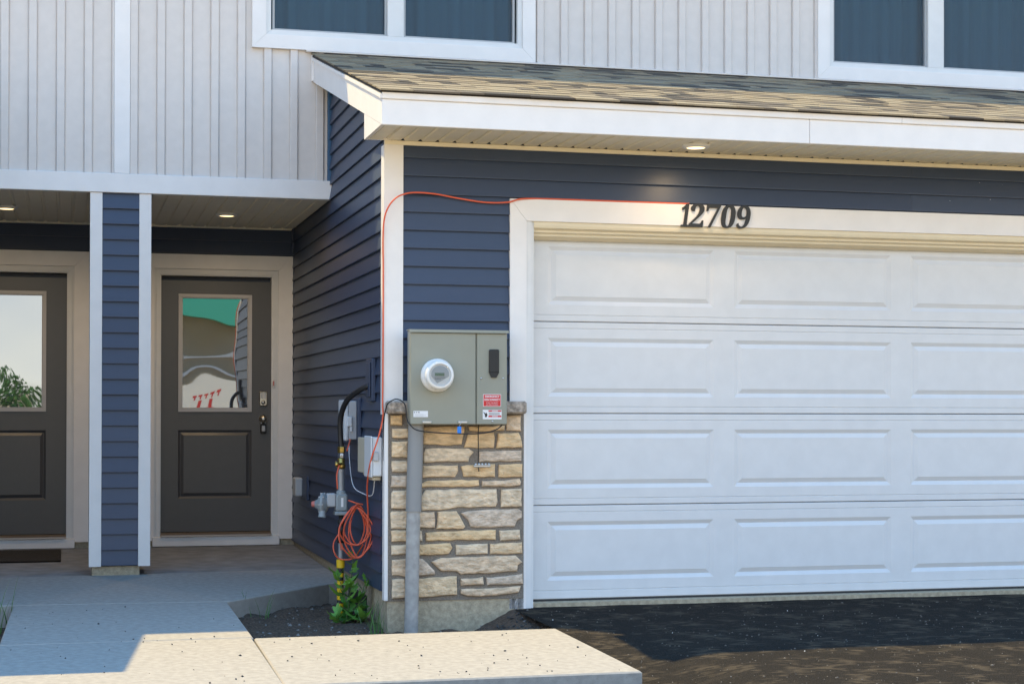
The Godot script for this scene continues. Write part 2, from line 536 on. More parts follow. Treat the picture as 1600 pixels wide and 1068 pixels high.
func build_ground() -> void:
	var n := FastNoiseLite.new()
	n.seed = 5
	n.frequency = 0.03
	shared["drive_noise"] = n
	var far := [-600.0, -120.0, -40.0, -15.0, -6.0, -3.2, -1.0, 2.0, 6.0, 15.0, 40.0, 120.0, 600.0]
	var deep := [-600.0, -120.0, -40.0, -14.0, -4.0, 0.0, 2.6, 5.0, 8.0, 11.0, 16.0, 25.0, 45.0, 120.0, 600.0]
	var g := setting("ground", field(far, deep, func(_x, z): return -0.27 - 0.19 * smoothstep(2.6, 11.0, z), func(_x, _z): return true), "yard")
	g.set_meta("label", "bare tan yard and street ground in front of the homes")
	var d := setting("driveway", field(steps(-1.95, 5.3, 90), [-0.07] + steps(0.0, 3.2, 60) + steps(3.3, 3.9, 3), drive_height, func(x, z): return x > -0.335 or z > 2.27), "asphalt")
	d.set_meta("label", "dusty black asphalt driveway in front of the garage door")
	var b := setting("soil_bed", field(steps(-1.95, -0.20, 70), steps(-1.75, 0.95, 90), bed_height, func(_x, _z): return true), "soil")
	b.set_meta("label", "sunken brown soil bed between porch landing and walkway slabs")
	var side := setting("soil_strip", field(steps(-3.9, -3.10, 12), steps(-1.2, 4.0, 30), func(x, z): return bed_height(x - 3.0, z) - 0.02, func(_x, _z): return true), "soil")
	side.set_meta("label", "dark soil strip left of the walkway slabs")
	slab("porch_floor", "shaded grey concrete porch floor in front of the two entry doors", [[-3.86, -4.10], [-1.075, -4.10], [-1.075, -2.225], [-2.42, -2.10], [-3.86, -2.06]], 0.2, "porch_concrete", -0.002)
	slab("landing", "pale concrete landing between porch floor and walkway", [[-3.86, -2.053], [-2.42, -2.093], [-1.075, -2.218], [-1.075, -1.40], [-1.197, -1.328], [-1.905, -0.558], [-3.087, -0.635], [-3.86, -0.65]], 0.16)
	slab("path", "walkway slab next to the landing, crossed by the step in the shadow", [[-3.10, -0.629], [-1.908, -0.552], [-1.906, 0.876], [-3.122, 0.879]], 0.14)
	slab("path", "walkway slab at the bottom left, half sunlit", [[-3.122, 0.886], [-1.914, 0.883], [-1.930, 3.9], [-3.15, 3.9]], 0.14)
	slab("path", "sunlit concrete slab between soil bed and driveway", [[-1.905, 0.905], [-0.343, 0.896], [-0.338, 2.258], [-1.922, 2.262]], 0.15)
	# gravel and crumbs too small to count
	gravel("gravel", "loose gravel and soil crumbs in the bed beside the foundation", "gravel_0", 340, func(): 
		var x := rng.randf_range(-1.85, -0.25)
		var z := rng.randf_range(-1.5, 0.9)
		return Vector3(x, bed_height(x, z), z), 0.004, 0.014)
	gravel("gravel", "dark stones heaped between foundation and driveway corner", "gravel_1", 420, func(): 
		var x := rng.randf_range(-0.75, -0.22)
		var z := rng.randf_range(0.12, 0.9)
		return Vector3(x, bed_height(x, z), z), 0.005, 0.016)
	gravel("debris", "small dark crumbs scattered over the concrete slabs", "gravel_1", 110, func(): 
		var x := rng.randf_range(-3.1, -0.36)
		var z := rng.randf_range(-0.5, 2.2) if x < -1.95 else rng.randf_range(0.93, 2.22)
		return Vector3(x, walk_height(z) + 0.001, z), 0.002, 0.0075)
	gravel("gravel", "brown grit and loose aggregate on the asphalt driveway", "gravel_2", 1300, func(): 
		var x := rng.randf_range(-0.3, 4.0)
		var z := rng.randf_range(0.1, 3.1)
		return Vector3(x, drive_height(x, z) - 0.001, z), 0.002, 0.0065)
	gravel("debris", "pale pebbles and paper scraps on the driveway", "label_white", 9, func(): 
		var x := rng.randf_range(-0.3, 3.6)
		var z := rng.randf_range(0.1, 2.6)
		return Vector3(x, drive_height(x, z) - 0.001, z), 0.003, 0.008)

func gravel(called: String, label: String, m: String, count: int, place: Callable, small: float, large: float) -> void:
	var st := surf()
	for i in count:
		var at: Vector3 = place.call()
		var r := rng.randf_range(small, large) * (0.6 + 0.4 * rng.randf())
		var t := Transform3D(Basis.from_euler(Vector3(rng.randf() * TAU, rng.randf() * TAU, 0)) * Basis.from_scale(Vector3(r * rng.randf_range(0.8, 1.6), r * rng.randf_range(0.5, 0.9), r)), at + Vector3(0, r * 0.35, 0))
		var v := []
		for s in [Vector3(1, 0, 0), Vector3(-1, 0, 0), Vector3(0, 1, 0), Vector3(0, -1, 0), Vector3(0, 0, 1), Vector3(0, 0, -1)]:
			v.append(t * (s * rng.randf_range(0.8, 1.15)))
		for f in [[0, 2, 4], [4, 2, 1], [1, 2, 5], [5, 2, 0], [4, 3, 0], [1, 3, 4], [5, 3, 1], [0, 3, 5]]:
			tri(st, v[f[0]], v[f[1]], v[f[2]])
	var o := obj(numbered(called), st, m, self)
	o.set_meta("label", label)
	o.set_meta("category", called)
	o.set_meta("kind", "stuff")

# ------------------------------------------------------------------ house pieces
func lap_section(h := LAP) -> Array:
	var out := 0.019 + rng.randf_range(-0.0015, 0.0015)
	return [Vector2(-0.006, 0.0), Vector2(out, 0.0), Vector2(out, 0.005), Vector2(0.003, h), Vector2(-0.006, h)]

func navy() -> String:
	return "navy_%d" % rng.randi_range(0, 2)

# courses of lap siding on a wall that faces +z
func lap_front(parent: Node, x0: float, x1: float, y0: float, y1: float, z: float, joints := []) -> void:
	var k := int(floor((LAP0 - y1) / LAP)) - 1
	while LAP0 - k * LAP > y0 - LAP:
		var low := LAP0 - k * LAP
		var a := maxf(low, y0)
		var b := minf(low + LAP, y1)
		k += 1
		if b - a < 0.006:
			continue
		var ends := [x0] + (joints if k % 2 == 0 else []) + [x1]
		for i in ends.size() - 1:
			var st := surf()
			prism(st, clip_lap(lap_section(), a - low, b - low), 0.0, ends[i + 1] - ends[i] - (0.0015 if i < ends.size() - 2 else 0.0), along_x(ends[i], low, z))
			obj("siding_board", st, navy(), parent)

func clip_lap(sec: Array, a: float, b: float) -> Array:
	var p := PackedVector2Array(sec)
	var cut := Geometry2D.intersect_polygons(p, PackedVector2Array([Vector2(-1, a), Vector2(1, a), Vector2(1, b), Vector2(-1, b)]))
	return Array(cut[0]) if cut.size() else sec

# courses on the garage side wall, which faces -x (side = -1) or +x (side = 1)
func lap_side(parent: Node, x: float, side: float, y0: float, top: Callable, z_back: Callable, z_front: float) -> void:
	var k := -12
	while LAP0 - k * LAP > y0 - LAP:
		var low := LAP0 - k * LAP
		var a := maxf(low, y0)
		k += 1
		var zb: float = z_back.call(low + LAP * 0.5)
		var zf: float = minf(z_front, top.call(low))
		if zf - zb < 0.03:
			continue
		var st := surf()
		var t := along_z(x, low, zb)
		if side > 0.0:
			t.basis.x = Vector3(1, 0, 0)
		prism(st, clip_lap(lap_section(), a - low, LAP), 0.0, zf - zb, t)
		obj("siding_board", st, navy(), parent)

func panel_section(x: float) -> PackedVector2Array:       # one vertical siding panel: batten then flat board
	return PackedVector2Array([Vector2(x, -0.0042), Vector2(x + 0.1755, -0.0042), Vector2(x + 0.1755, -0.002), Vector2(x + 0.171, 0.0), Vector2(x + 0.060, 0.0), Vector2(x + 0.0545, -0.003), Vector2(x + 0.0535, 0.015), Vector2(x + 0.050, 0.019), Vector2(x + 0.006, 0.019), Vector2(x + 0.0025, 0.015), Vector2(x + 0.0015, -0.003), Vector2(x, -0.003)])

func vertical_panels(parent: Node, x_from: float, x_to: float, anchor: float, spans: Callable) -> void:
	var k := floori((x_from - anchor) / 0.1755) 
	while anchor + k * 0.1755 < x_to:
		var x := anchor + k * 0.1755
		k += 1
		var whole := panel_section(x)
		for s in spans.call(x + 0.088):
			if minf(x_to, s[3]) - maxf(x_from, s[2]) < 0.002:
				continue
			var cut := Geometry2D.intersect_polygons(whole, PackedVector2Array([Vector2(maxf(x_from, s[2]), -1), Vector2(minf(x_to, s[3]), -1), Vector2(minf(x_to, s[3]), 1), Vector2(maxf(x_from, s[2]), 1)]))
			for c in cut:
				var st := surf()
				prism(st, Array(c), s[0], s[1], Transform3D(Basis(Vector3(1, 0, 0), Vector3(0, 0, 1), Vector3(0, 1, 0)), Vector3(0, 0, WALL)))
				obj("siding_panel", st, "grey_vinyl", parent)

func board(parent: Node, called: String, x0: float, x1: float, y0: float, y1: float, z0: float, z1: float, m := "white_trim", b := 0.003) -> MeshInstance3D:
	var st := surf()
	soft_box(st, x0, x1, y0, y1, z0, z1, b)
	return obj(called, st, m, parent)

func block(parent: Node, called: String, x0: float, x1: float, y0: float, y1: float, z0: float, z1: float, m: String) -> MeshInstance3D:
	var st := surf()
	box(st, x0, x1, y0, y1, z0, z1)
	return obj(called, st, m, parent)

# four mitred casing boards round an opening; returns nothing, adds them under parent
func mitred(parent: Node, called: String, x0: float, x1: float, y0: float, y1: float, w: float, z0: float, z1: float, m: String, sides := "LRTB") -> void:
	var o := [Vector2(x0, y0), Vector2(x1, y0), Vector2(x1, y1), Vector2(x0, y1)]
	var has_b := "B" in sides
	var i := [Vector2(x0 + w, y0 + (w if has_b else 0.0)), Vector2(x1 - w, y0 + (w if has_b else 0.0)), Vector2(x1 - w, y1 - w), Vector2(x0 + w, y1 - w)]
	var list := {"B": [o[0], o[1], i[1], i[0]], "R": [o[1], o[2], i[2], i[1]], "T": [o[2], o[3], i[3], i[2]], "L": [o[3], o[0], i[0], i[3]]}
	for s in sides:
		var p: Array = list[s]
		# 1 mm of play at each mitre so that the joint reads
		var c: Vector2 = (p[0] + p[1] + p[2] + p[3]) / 4.0
		var q := []
		for v in p:
			q.append(v + (c - v).normalized() * 0.0006)
		var st := surf()
		prism(st, q, z0, z1)
		obj(called, st, m, parent)

func upper_window(parent: Node, x0: float, x1: float, a: float, b: float, c: float, d: float) -> void:
	# casing x0..x1, panes a..b and c..d
	var w := group_node("window", parent)
	var y0 := 3.509
	var y1 := 5.0
	mitred(w, "casing", x0, x1, y0, y1, 0.092, WALL, WALL + 0.032, "white_trim")
	mitred(w, "frame", x0 + 0.0925, x1 - 0.0925, y0 + 0.0925, y1 - 0.0925, 0.034, WALL - 0.03, WALL + 0.018, "white_vinyl")
	board(w, "mullion", b + 0.012, c - 0.012, y0 + 0.127, y1 - 0.127, WALL - 0.03, WALL + 0.015, "white_vinyl")
	for p in [[a, b], [c, d]]:
		mitred(w, "sash", p[0] - 0.011, p[1] + 0.011, 3.6365, y1 - 0.1275, 0.014, WALL - 0.045, WALL - 0.008, "box_grey")
		block(w, "pane", p[0] + 0.003, p[1] - 0.003, 3.651, y1 - 0.142, WALL - 0.034, WALL - 0.028, "pane")
		var st := surf()
		var n := 48
		st.set_smooth_group(0)
		var l: float = p[0] - 0.05
		var step: float = (p[1] - p[0] + 0.1) / n
		for i in n:
			var za := WALL - 0.11 + 0.02 * sin(i * 0.9 + a * 5.0) + 0.008 * sin(i * 2.3)
			var zb := WALL - 0.11 + 0.02 * sin((i + 1) * 0.9 + a * 5.0) + 0.008 * sin((i + 1) * 2.3)
			quad(st, Vector3(l + i * step, 3.55, za), Vector3(l + (i + 1) * step, 3.55, zb), Vector3(l + (i + 1) * step, 4.95, zb), Vector3(l + i * step, 4.95, za))
		obj("curtain", st, "curtain", w)

func soffit_light(parent: Node, at: Vector3, power := 0.6) -> void:
	var l := group_node("soffit_light", parent)
	l.position = at
	var st := surf()
	lathe(st, [[0.0, 0.002], [0.082, 0.002], [0.082, -0.006], [0.074, -0.016], [0.058, -0.018], [0.056, -0.012], [0.0, -0.012]], Transform3D.IDENTITY, 28)
	obj("trim_ring", st, "white_vinyl", l)
	st = surf()
	lathe(st, [[0.0, -0.0125], [0.054, -0.0125], [0.050, -0.016], [0.0, -0.017]], Transform3D.IDENTITY, 28)
	obj("lens", st, "lamp_lens", l)
	var lamp := SpotLight3D.new()
	lamp.name = "glow"
	lamp.light_energy = power
	lamp.light_color = Color(1.0, 0.86, 0.66)
	lamp.light_size = 0.05
	lamp.spot_angle = 86.0
	lamp.spot_range = 8.0
	lamp.spot_attenuation = 2.0
	lamp.shadow_enabled = true
	l.add_child(lamp)
	lamp.position = Vector3(0, -0.024, 0)
	lamp.rotation_degrees = Vector3(-90, 0, 0)

# planks of vinyl soffit, seen from below, running along z
func soffit_planks(parent: Node, x0: float, x1: float, y: float, z0: float, z1: float, rise := 0.0) -> void:
	var x := x0
	while x < x1 - 0.01:
		var w := minf(0.0995, x1 - x)
		var sec := [Vector2(0.0, 0.012), Vector2(0.0, 0.009), Vector2(0.006, 0.0), Vector2(w - 0.020, 0.0), Vector2(w - 0.014, 0.010), Vector2(w, 0.010), Vector2(w, 0.012)]
		var st := surf()
		var t := Transform3D(Basis(Vector3(1, 0, 0), Vector3(0, 1, 0), Vector3(0, rise / (z1 - z0), 1)), Vector3(x, y, z0))
		prism(st, sec, 0.0, z1 - z0, t)
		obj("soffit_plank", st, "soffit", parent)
		x += 0.0995

# entry door with half lite, casing and sill, centred on x = cx; the lock side is +1 (right) or -1
func entry_door(parent: Node, cx: float, side: float) -> Node3D:
	var d := group_node("entry_door", parent)
	var z := DOORWALL
	mitred(d, "casing", cx - 0.589, cx + 0.589, 0.079, 2.289, 0.112, z, z + 0.030, "white_trim", "LRT")
	mitred(d, "jamb", cx - 0.4765, cx + 0.4765, 0.1085, 2.1765, 0.052, z - 0.09, z + 0.012, "white_vinyl", "LRT")
	mitred(d, "stop_moulding", cx - 0.462, cx + 0.462, 0.1085, 2.1615, 0.028, z + 0.0125, z + 0.020, "white_vinyl", "LRT")
	board(d, "sill_board", cx - 0.487, cx + 0.487, 0.034, 0.108, z, z + 0.05, "white_trim", 0.004)
	var st := surf()
	prism(st, [[-0.08, 0.0], [0.062, 0.0], [0.058, 0.012], [-0.02, 0.03], [-0.08, 0.03]], 0.0, 0.848, along_x(cx - 0.424, 0.109, z))
	obj("threshold", st, "threshold", d)
	# slab made of rails and stiles round the lite and the lower panel
	var f := z - 0.045
	var gx0 := cx - 0.292
	var gx1 := cx + 0.273
	st = surf()
	box(st, cx - 0.4235, gx0, 0.142, 2.088, f, f + 0.035)
	box(st, gx1, cx + 0.4235, 0.142, 2.088, f, f + 0.035)
	box(st, gx0, gx1, 1.984, 2.088, f, f + 0.035)
	box(st, gx0, gx1, 0.929, 1.071, f, f + 0.035)
	box(st, gx0, gx1, 0.142, 0.400, f, f + 0.035)
	obj("slab", st, "charcoal", d)
	raised(d, "lower_panel", gx0, gx1, 0.400, 0.929, f + 0.035, 0.016, 0.040, 0.014, "charcoal")
	# lite frame
	mitred(d, "lite_frame", gx0, gx1, 1.071, 1.984, 0.026, f, f + 0.047, "lite_frame")
	mitred(d, "lite_bead", gx0 + 0.0265, gx1 - 0.0265, 1.0975, 1.9575, 0.006, f, f + 0.040, "lite_frame")
	# slightly bowed coated glass
	st = surf()
	st.set_smooth_group(0)
	var nx := 14
	var ny := 22
	var ax := gx0 + 0.030
	var bx := gx1 - 0.030
	for i in nx:
		for j in ny:
			var p := []
			for c in [[0, 0], [1, 0], [1, 1], [0, 1]]:
				var u := float(i + c[0]) / nx
				var v := float(j + c[1]) / ny
				var bow := 0.0016 * (1.0 - pow(2.0 * u - 1.0, 2.0)) * (1.0 - pow(2.0 * v - 1.0, 2.0)) + 0.00022 * sin(v * 15.0 + 1.0) * sin(u * 5.0)
				p.append(Vector3(lerpf(ax, bx, u), lerpf(1.101, 1.954, v), f + 0.022 + bow))
			quad(st, p[0], p[1], p[2], p[3])
	obj("glass", st, "coated_glass", d)
	block(d, "glass_backing", ax, bx, 1.101, 1.954, f, f + 0.012, "dark_room")
	# lockset
	var lx := cx + 0.362 * side
	st = surf()
	soft_box(st, lx - 0.031, lx + 0.031, 1.118, 1.232, f + 0.0355, f + 0.055, 0.006)
	var dead := obj("deadbolt", st, "nickel", d)
	st = surf()
	for r in 3:
		for c in 2:
			box(st, lx - 0.022 + c * 0.024, lx - 0.002 + c * 0.024, 1.178 + r * 0.016, 1.190 + r * 0.016, f + 0.0552, f + 0.058)
	obj("keypad_button", st, "box_grey", dead)
	st = surf()
	lathe(st, [[0.0, 0.012], [0.014, 0.012], [0.017, 0.0], [0.017, -0.002]], Transform3D(Basis(Vector3.RIGHT, PI / 2), Vector3(lx, 1.145, f + 0.056)), 16)
	obj("key_cylinder", st, "steel", dead)
	st = surf()
	lathe(st, [[0.032, 0.0], [0.032, 0.006], [0.012, 0.012], [0.011, 0.03], [0.024, 0.038], [0.029, 0.05], [0.024, 0.062], [0.0, 0.066]], Transform3D(Basis(Vector3.RIGHT, PI / 2), Vector3(lx, 1.016, f + 0.0355)), 20)
	obj("knob", st, "nickel", d)
	# pushbutton on the casing
	st = surf()
	soft_box(st, cx + side * 0.44 - 0.011, cx + side * 0.44 + 0.011, 1.262, 1.325, z + 0.0205, z + 0.030, 0.003)
	obj("doorbell", st, "white_vinyl", d)
	st = surf()
	box(st, cx + side * 0.44 - 0.005, cx + side * 0.44 + 0.005, 1.275, 1.312, z + 0.0302, z + 0.032)
	obj("doorbell_button", st, "red_cap", d)
	return d

# a rectangular field inside a V groove, pressed into a face at z
func raised(parent: Node, called: String, x0: float, x1: float, y0: float, y1: float, z: float, g: float, w: float, deep: float, m: String) -> MeshInstance3D:
	var st := surf()
	raised_mesh(st, x0, x1, y0, y1, z, g, w, deep)
	return obj(called, st, m, parent)

func raised_mesh(st: SurfaceTool, x0: float, x1: float, y0: float, y1: float, z: float, g: float, w: float, deep: float) -> void:
	var rings := [[0.0, 0.0], [g, -deep], [g + 0.003, -deep], [w, -0.0015], [w + 0.002, 0.0]]
	var corner := func(r: int) -> Array:
		var i: float = rings[r][0]
		var zz: float = z + rings[r][1]
		return [Vector3(x0 + i, y0 + i, zz), Vector3(x1 - i, y0 + i, zz), Vector3(x1 - i, y1 - i, zz), Vector3(x0 + i, y1 - i, zz)]
	for r in rings.size() - 1:
		var a: Array = corner.call(r)
		var b: Array = corner.call(r + 1)
		for k in 4:
			var j := (k + 1) % 4
			quad(st, a[k], a[j], b[j], b[k])
	var c: Array = corner.call(rings.size() - 1)
	quad(st, c[0], c[1], c[2], c[3])

# ------------------------------------------------------------------ the home
func rake_low(z: float) -> float:
	return 3.315 - 0.2717 * (z + 2.1)

func roof_top(z: float) -> float:
	return 2.772 + (EAVE - z) * 0.273

func build_home() -> void:
	var h := thing("townhouse", "blue and light grey townhouse with white garage door and stone base", "house")
	var st: SurfaceTool
	# plain walls behind the siding
	var core := surf()
	box(core, PARTY, 6.4, 2.535, 3.56, -11.0, WALL - 0.0045)
	box(core, PARTY, 6.4, 4.95, 5.28, -11.0, WALL - 0.0045)
	for p in [[PARTY, -1.53], [0.25, 2.57], [4.34, 6.4]]:
		box(core, p[0], p[1], 3.56, 4.95, WALL - 0.15, WALL - 0.0045)
	box(core, PARTY, 6.4, 3.56, 4.95, -11.0, -2.40)
	var cx := -1.6825
	box(core, PARTY, cx - 0.48, 0.0, 2.535, DOORWALL - 0.12, DOORWALL - 0.008)
	box(core, cx + 0.48, SIDE + 0.01, 0.0, 2.535, DOORWALL - 0.12, DOORWALL - 0.008)
	box(core, cx - 0.48, cx + 0.48, 2.18, 2.535, DOORWALL - 0.12, DOORWALL - 0.008)
	box(core, PARTY, SIDE + 0.01, -0.3, 2.535, -11.0, DOORWALL - 0.125)
	box(core, SIDE + 0.011, 6.4, -0.3, 2.534, -11.0, -6.0)
	box(core, SIDE + 0.007, SIDE + 0.12, 0.06, 2.55, -6.0, -0.013)
	prism(core, [[-0.05, 2.55], [WALL, 2.55], [WALL, 3.34], [-0.05, 2.76]], 0.0, 0.11, Transform3D(Basis(Vector3(0, 0, 1), Vector3(0, 1, 0), Vector3(1, 0, 0)), Vector3(SIDE + 0.008, 0, 0)))
	box(core, SIDE + 0.121, -0.275, 0.0, 2.62, -0.12, -0.0065)
	box(core, -0.275, 4.60, 2.17, 2.62, -0.12, -0.0065)
	box(core, 4.60, 5.60, -0.3, 2.62, -0.12, -0.0065)
	box(core, 5.48, 5.60, -0.3, 2.62, -6.0, -0.121)
	obj("core_wall", core, "navy_0", h)

	# upper front wall
	var up := group_node("upper_wall", h)
	var spans := func(x: float) -> Array:
		var low := 2.631
		if x > -1.73 and x < 0.45:
			return [[low, 5.25, -99.0, -1.62], [low, 3.509, -1.62, 0.344], [5.0, 5.25, -1.62, 0.344], [low, 5.25, 0.344, 99.0]]
		if x > 2.37 and x < 4.55:
			return [[low, 5.25, -99.0, 2.481], [5.0, 5.25, 2.481, 4.44], [low, 5.25, 4.44, 99.0]]
		return [[low, 5.25, -99.0, 99.0]]
	vertical_panels(up, -2.414, -1.110, -2.243, spans)
	vertical_panels(up, -1.110, 6.4, 0.531, func(x: float) -> Array:
		var out := []
		for s in spans.call(x):
			if s[1] > 3.509:
				out.append([maxf(s[0], 3.508), s[1], s[2], s[3]])
		return out)
	board(h, "divider_trim", -2.517, -2.415, 2.632, 5.25, WALL, WALL + 0.026)
	board(h, "band_board", -3.86, -1.082, 2.505, 2.631, WALL - 0.03, WALL + 0.03)
	board(h, "corner_trim", -1.1085, -1.0765, 2.508, 3.36, WALL - 0.02, WALL + 0.024, "blue_trim")
	upper_window(h, -1.62, 0.344, -1.470, -0.712, -0.574, 0.192)
	upper_window(h, 2.481, 4.44, 2.624, 3.363, 3.515, 4.297)
	# main roof
	st = surf()
	prism(st, [[-1.60, 5.29], [-1.60, 5.47], [-6.6, 7.5], [-11.6, 5.47], [-11.6, 5.29]], 0.0, 9.15, Transform3D(Basis(Vector3(0, 0, 1), Vector3(0, 1, 0), Vector3(1, 0, 0)), Vector3(PARTY + 0.002, 0, 0)))
	obj("main_roof", st, "shingle_2", h)

	# garage roof
	var roof := group_node("garage_roof", h)
	st = surf()
	prism(st, [[EAVE + 0.012, roof_top(EAVE + 0.012) - 0.012], [EAVE + 0.012, roof_top(EAVE + 0.012)], [WALL + 0.002, roof_top(WALL)], [WALL + 0.002, roof_top(WALL) - 0.02]], 0.0, 6.98, Transform3D(Basis(Vector3(0, 0, 1), Vector3(0, 1, 0), Vector3(1, 0, 0)), Vector3(EDGE - 0.008, 0, 0)))
	obj("deck", st, "shingle_base", roof)
	var up_slope := Vector3(0, 0.273, -1).normalized()
	var out := Vector3.RIGHT.cross(up_slope)
	var on_roof := Basis(Vector3.RIGHT, up_slope, out)
	var start := Vector3(EDGE - 0.014, roof_top(EAVE + 0.03) + 0.0006, EAVE + 0.03)
	var rest := surf()
	var made := 0
	for c in 20:
		var x := -rng.randf() * 0.2
		while x < 6.98:
			var wi := rng.randi_range(0, 6)
			var w := 0.07 + 0.03 * wi
			var tone: int = [0, 0, 1, 1, 2, 3, 3, 4][rng.randi_range(0, 7)]
			var left := maxf(x, 0.0)
			var right := minf(x + w, 6.98)
			x += w + 0.003
			if right - left < 0.02:
				continue
			var lift := 0.0012 * c * 0.0 + rng.randf_range(0.0, 0.0025)
			var t := Transform3D(on_roof, start + Vector3(left, 0, 0) + up_slope * (c * 0.1395 + rng.randf_range(-0.004, 0.004)) + out * lift)
			if made < 300 and left < 4.9:
				made += 1
				var key := "shingle %d %d" % [int((right - left) * 1000.0), tone]
				if not shared.has(key):
					st = surf()
					prism(st, [[0.0, -0.003], [0.0, 0.0065], [0.165, 0.0025], [0.165, -0.003]], 0.0, right - left, Transform3D(Basis(Vector3(0, 1, 0), Vector3(0, 0, 1), Vector3(1, 0, 0)), Vector3.ZERO))
					shared[key] = done(st, "shingle_%d" % tone)
				put(shared[key], "shingle", roof, t)
			else:
				if not shared.has("rest %d" % tone):
					shared["rest %d" % tone] = surf()
				prism(shared["rest %d" % tone], [[0.0, -0.003], [0.0, 0.0065], [0.165, 0.0025], [0.165, -0.003]], 0.0, right - left, t * Transform3D(Basis(Vector3(0, 1, 0), Vector3(0, 0, 1), Vector3(1, 0, 0)), Vector3.ZERO))
	for tone in 5:
		if shared.has("rest %d" % tone):
			var o := obj("upper_shingles", shared["rest %d" % tone], "shingle_%d" % tone, roof)
			o.set_meta("kind", "stuff")
	st = surf()
	prism(st, [[0.0, -0.005], [0.05, -0.018], [0.05, -0.012], [0.006, 0.004], [0.006, 0.020], [0.0, 0.020]], 0.0, 6.98, along_x(EDGE - 0.008, roof_top(WALL) + 0.003, WALL + 0.001))
	obj("flashing", st, "flashing", roof)
	board(roof, "flashing_trim", EDGE - 0.05, 5.77, 3.496, 3.5085, WALL + 0.001, WALL + 0.034, "grey_vinyl", 0.002)
	# fascia, rake and soffit of the eave
	var eave := group_node("eave", h)
	for p in [[EDGE, 1.231], [1.233, 5.75]]:
		board(eave, "fascia_board", p[0], p[1], 2.587, 2.724, EAVE - 0.025, EAVE)
	for p in [[EDGE + 0.0005, 1.797], [1.799, 5.75]]:
		st = surf()
		prism(st, [[-0.02, 0.0], [0.007, 0.0], [0.009, 0.004], [0.011, 0.033], [-0.02, 0.033]], 0.0, p[1] - p[0], along_x(p[0], 2.7245, EAVE))
		obj("drip_edge", st, "white_trim", eave)
	var side_map := Transform3D(Basis(Vector3(0, 0, 1), Vector3(0, 1, 0), Vector3(1, 0, 0)), Vector3(EDGE, 0, 0))
	st = surf()
	prism(st, [[-2.049, rake_low(-2.049)], [0.5515, rake_low(0.5515)], [0.5515, roof_top(0.5515) - 0.045], [-2.049, roof_top(-2.049) - 0.045]], 0.0, 0.024, side_map)
	obj("rake_board", st, "white_trim", eave)
	st = surf()
	prism(st, [[-2.049, roof_top(-2.049) - 0.044], [EAVE - 0.001, roof_top(EAVE) - 0.044], [EAVE - 0.001, roof_top(EAVE) - 0.021], [-2.049, roof_top(-2.049) - 0.021]], -0.010, 0.024, side_map)
	obj("rake_drip_edge", st, "white_trim", eave)
	board(eave, "rake_end_block", EDGE - 0.012, EDGE + 0.02, 3.30, 3.478, WALL + 0.0005, WALL + 0.035)
	st = surf()
	prism(st, [[0.012, 2.5935], [0.550, 2.5935], [0.012, rake_low(0.012) - 0.001]], 0.001, 0.022, side_map)
	obj("return_board", st, "white_trim", eave)
	st = surf()
	prism(st, [[0.012, 2.595], [0.012, rake_low(0.012) - 0.001], [0.030, rake_low(0.030) - 0.001], [0.030, 2.595]], 0.0225, 0.15, side_map)
	obj("return_end", st, "white_trim", eave)
	st = surf()
	prism(st, [[-2.03, rake_low(-2.03) + 0.02], [0.01, rake_low(0.01) + 0.02], [0.01, rake_low(0.01) + 0.03], [-2.03, rake_low(-2.03) + 0.03]], 0.0245, 0.128, side_map)
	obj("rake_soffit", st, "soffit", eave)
	soffit_planks(eave, EDGE + 0.025, 5.74, 2.5965, 0.0245, EAVE - 0.026)
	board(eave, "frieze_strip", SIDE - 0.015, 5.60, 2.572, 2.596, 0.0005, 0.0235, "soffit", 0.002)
	soffit_light(eave, Vector3(0.655, 2.5965, 0.30), 0.22)

	# garage front wall
	var front := group_node("garage_wall", h)
	lap_front(front, -0.986, -0.3685, 1.06, 2.2905, 0.0)
	lap_front(front, -0.986, 5.5, 2.2915, 2.572, 0.0, [2.16])
	st = surf()
	for i in 34:
		var sx := 2.15 + 0.9 * sqrt(rng.randf())
		var sy := rng.randf_range(2.31, 2.54)
		var f := fposmod(sy - LAP0, LAP) / LAP
		var rr := rng.randf_range(0.0008, 0.0022)
		if f > 0.1 and f < 0.93:
			box(st, sx - rr, sx + rr, sy - rr, sy + rr, lerpf(0.0135, 0.003, f) - 0.003, lerpf(0.0150, 0.0045, f))
	obj("splashes", st, "label_white", front).set_meta("kind", "stuff")
	st = surf()
	box(st, -1.0955, -0.9865, 1.06, 2.572, -0.002, 0.022)
	box(st, -1.0955, -1.0825, 1.06, 2.572, -0.075, -0.002)
	obj("corner_post", st, "white_trim", front)
	board(front, "corner_strip", -1.094, -1.0725, 0.020, 1.0645, -0.02, 0.045, "white_trim", 0.003)
	# garage door surround
	var gd := group_node("garage_door", h)
	st = surf()
	prism(st, [[-0.368, -0.045], [-0.2705, -0.045], [-0.2705, 2.1655], [-0.368, 2.2905]], 0.0, 0.030)
	obj("casing", st, "white_trim", gd)
	st = surf()
	prism(st, [[-0.3672, 2.2913], [-0.2697, 2.1663], [4.62, 2.1663], [4.72, 2.2913]], 0.0, 0.030)
	obj("casing", st, "white_trim", gd)
	st = surf()
	prism(st, [[4.6205, -0.045], [4.72, -0.045], [4.72, 2.2905], [4.6205, 2.1655]], 0.0, 0.030)
	obj("casing", st, "white_trim", gd)
	st = surf()
	box(st, -0.2700, -0.2400, -0.045, 2.1655, -0.12, 0.022)
	box(st, -0.2399, -0.2235, -0.045, 2.1655, -0.10, 0.012)
	obj("jamb_stop", st, "white_vinyl", gd)
	st = surf()
	box(st, 4.5700, 4.6200, -0.045, 2.1655, -0.12, 0.022)
	obj("jamb_stop", st, "white_vinyl", gd)
	st = surf()
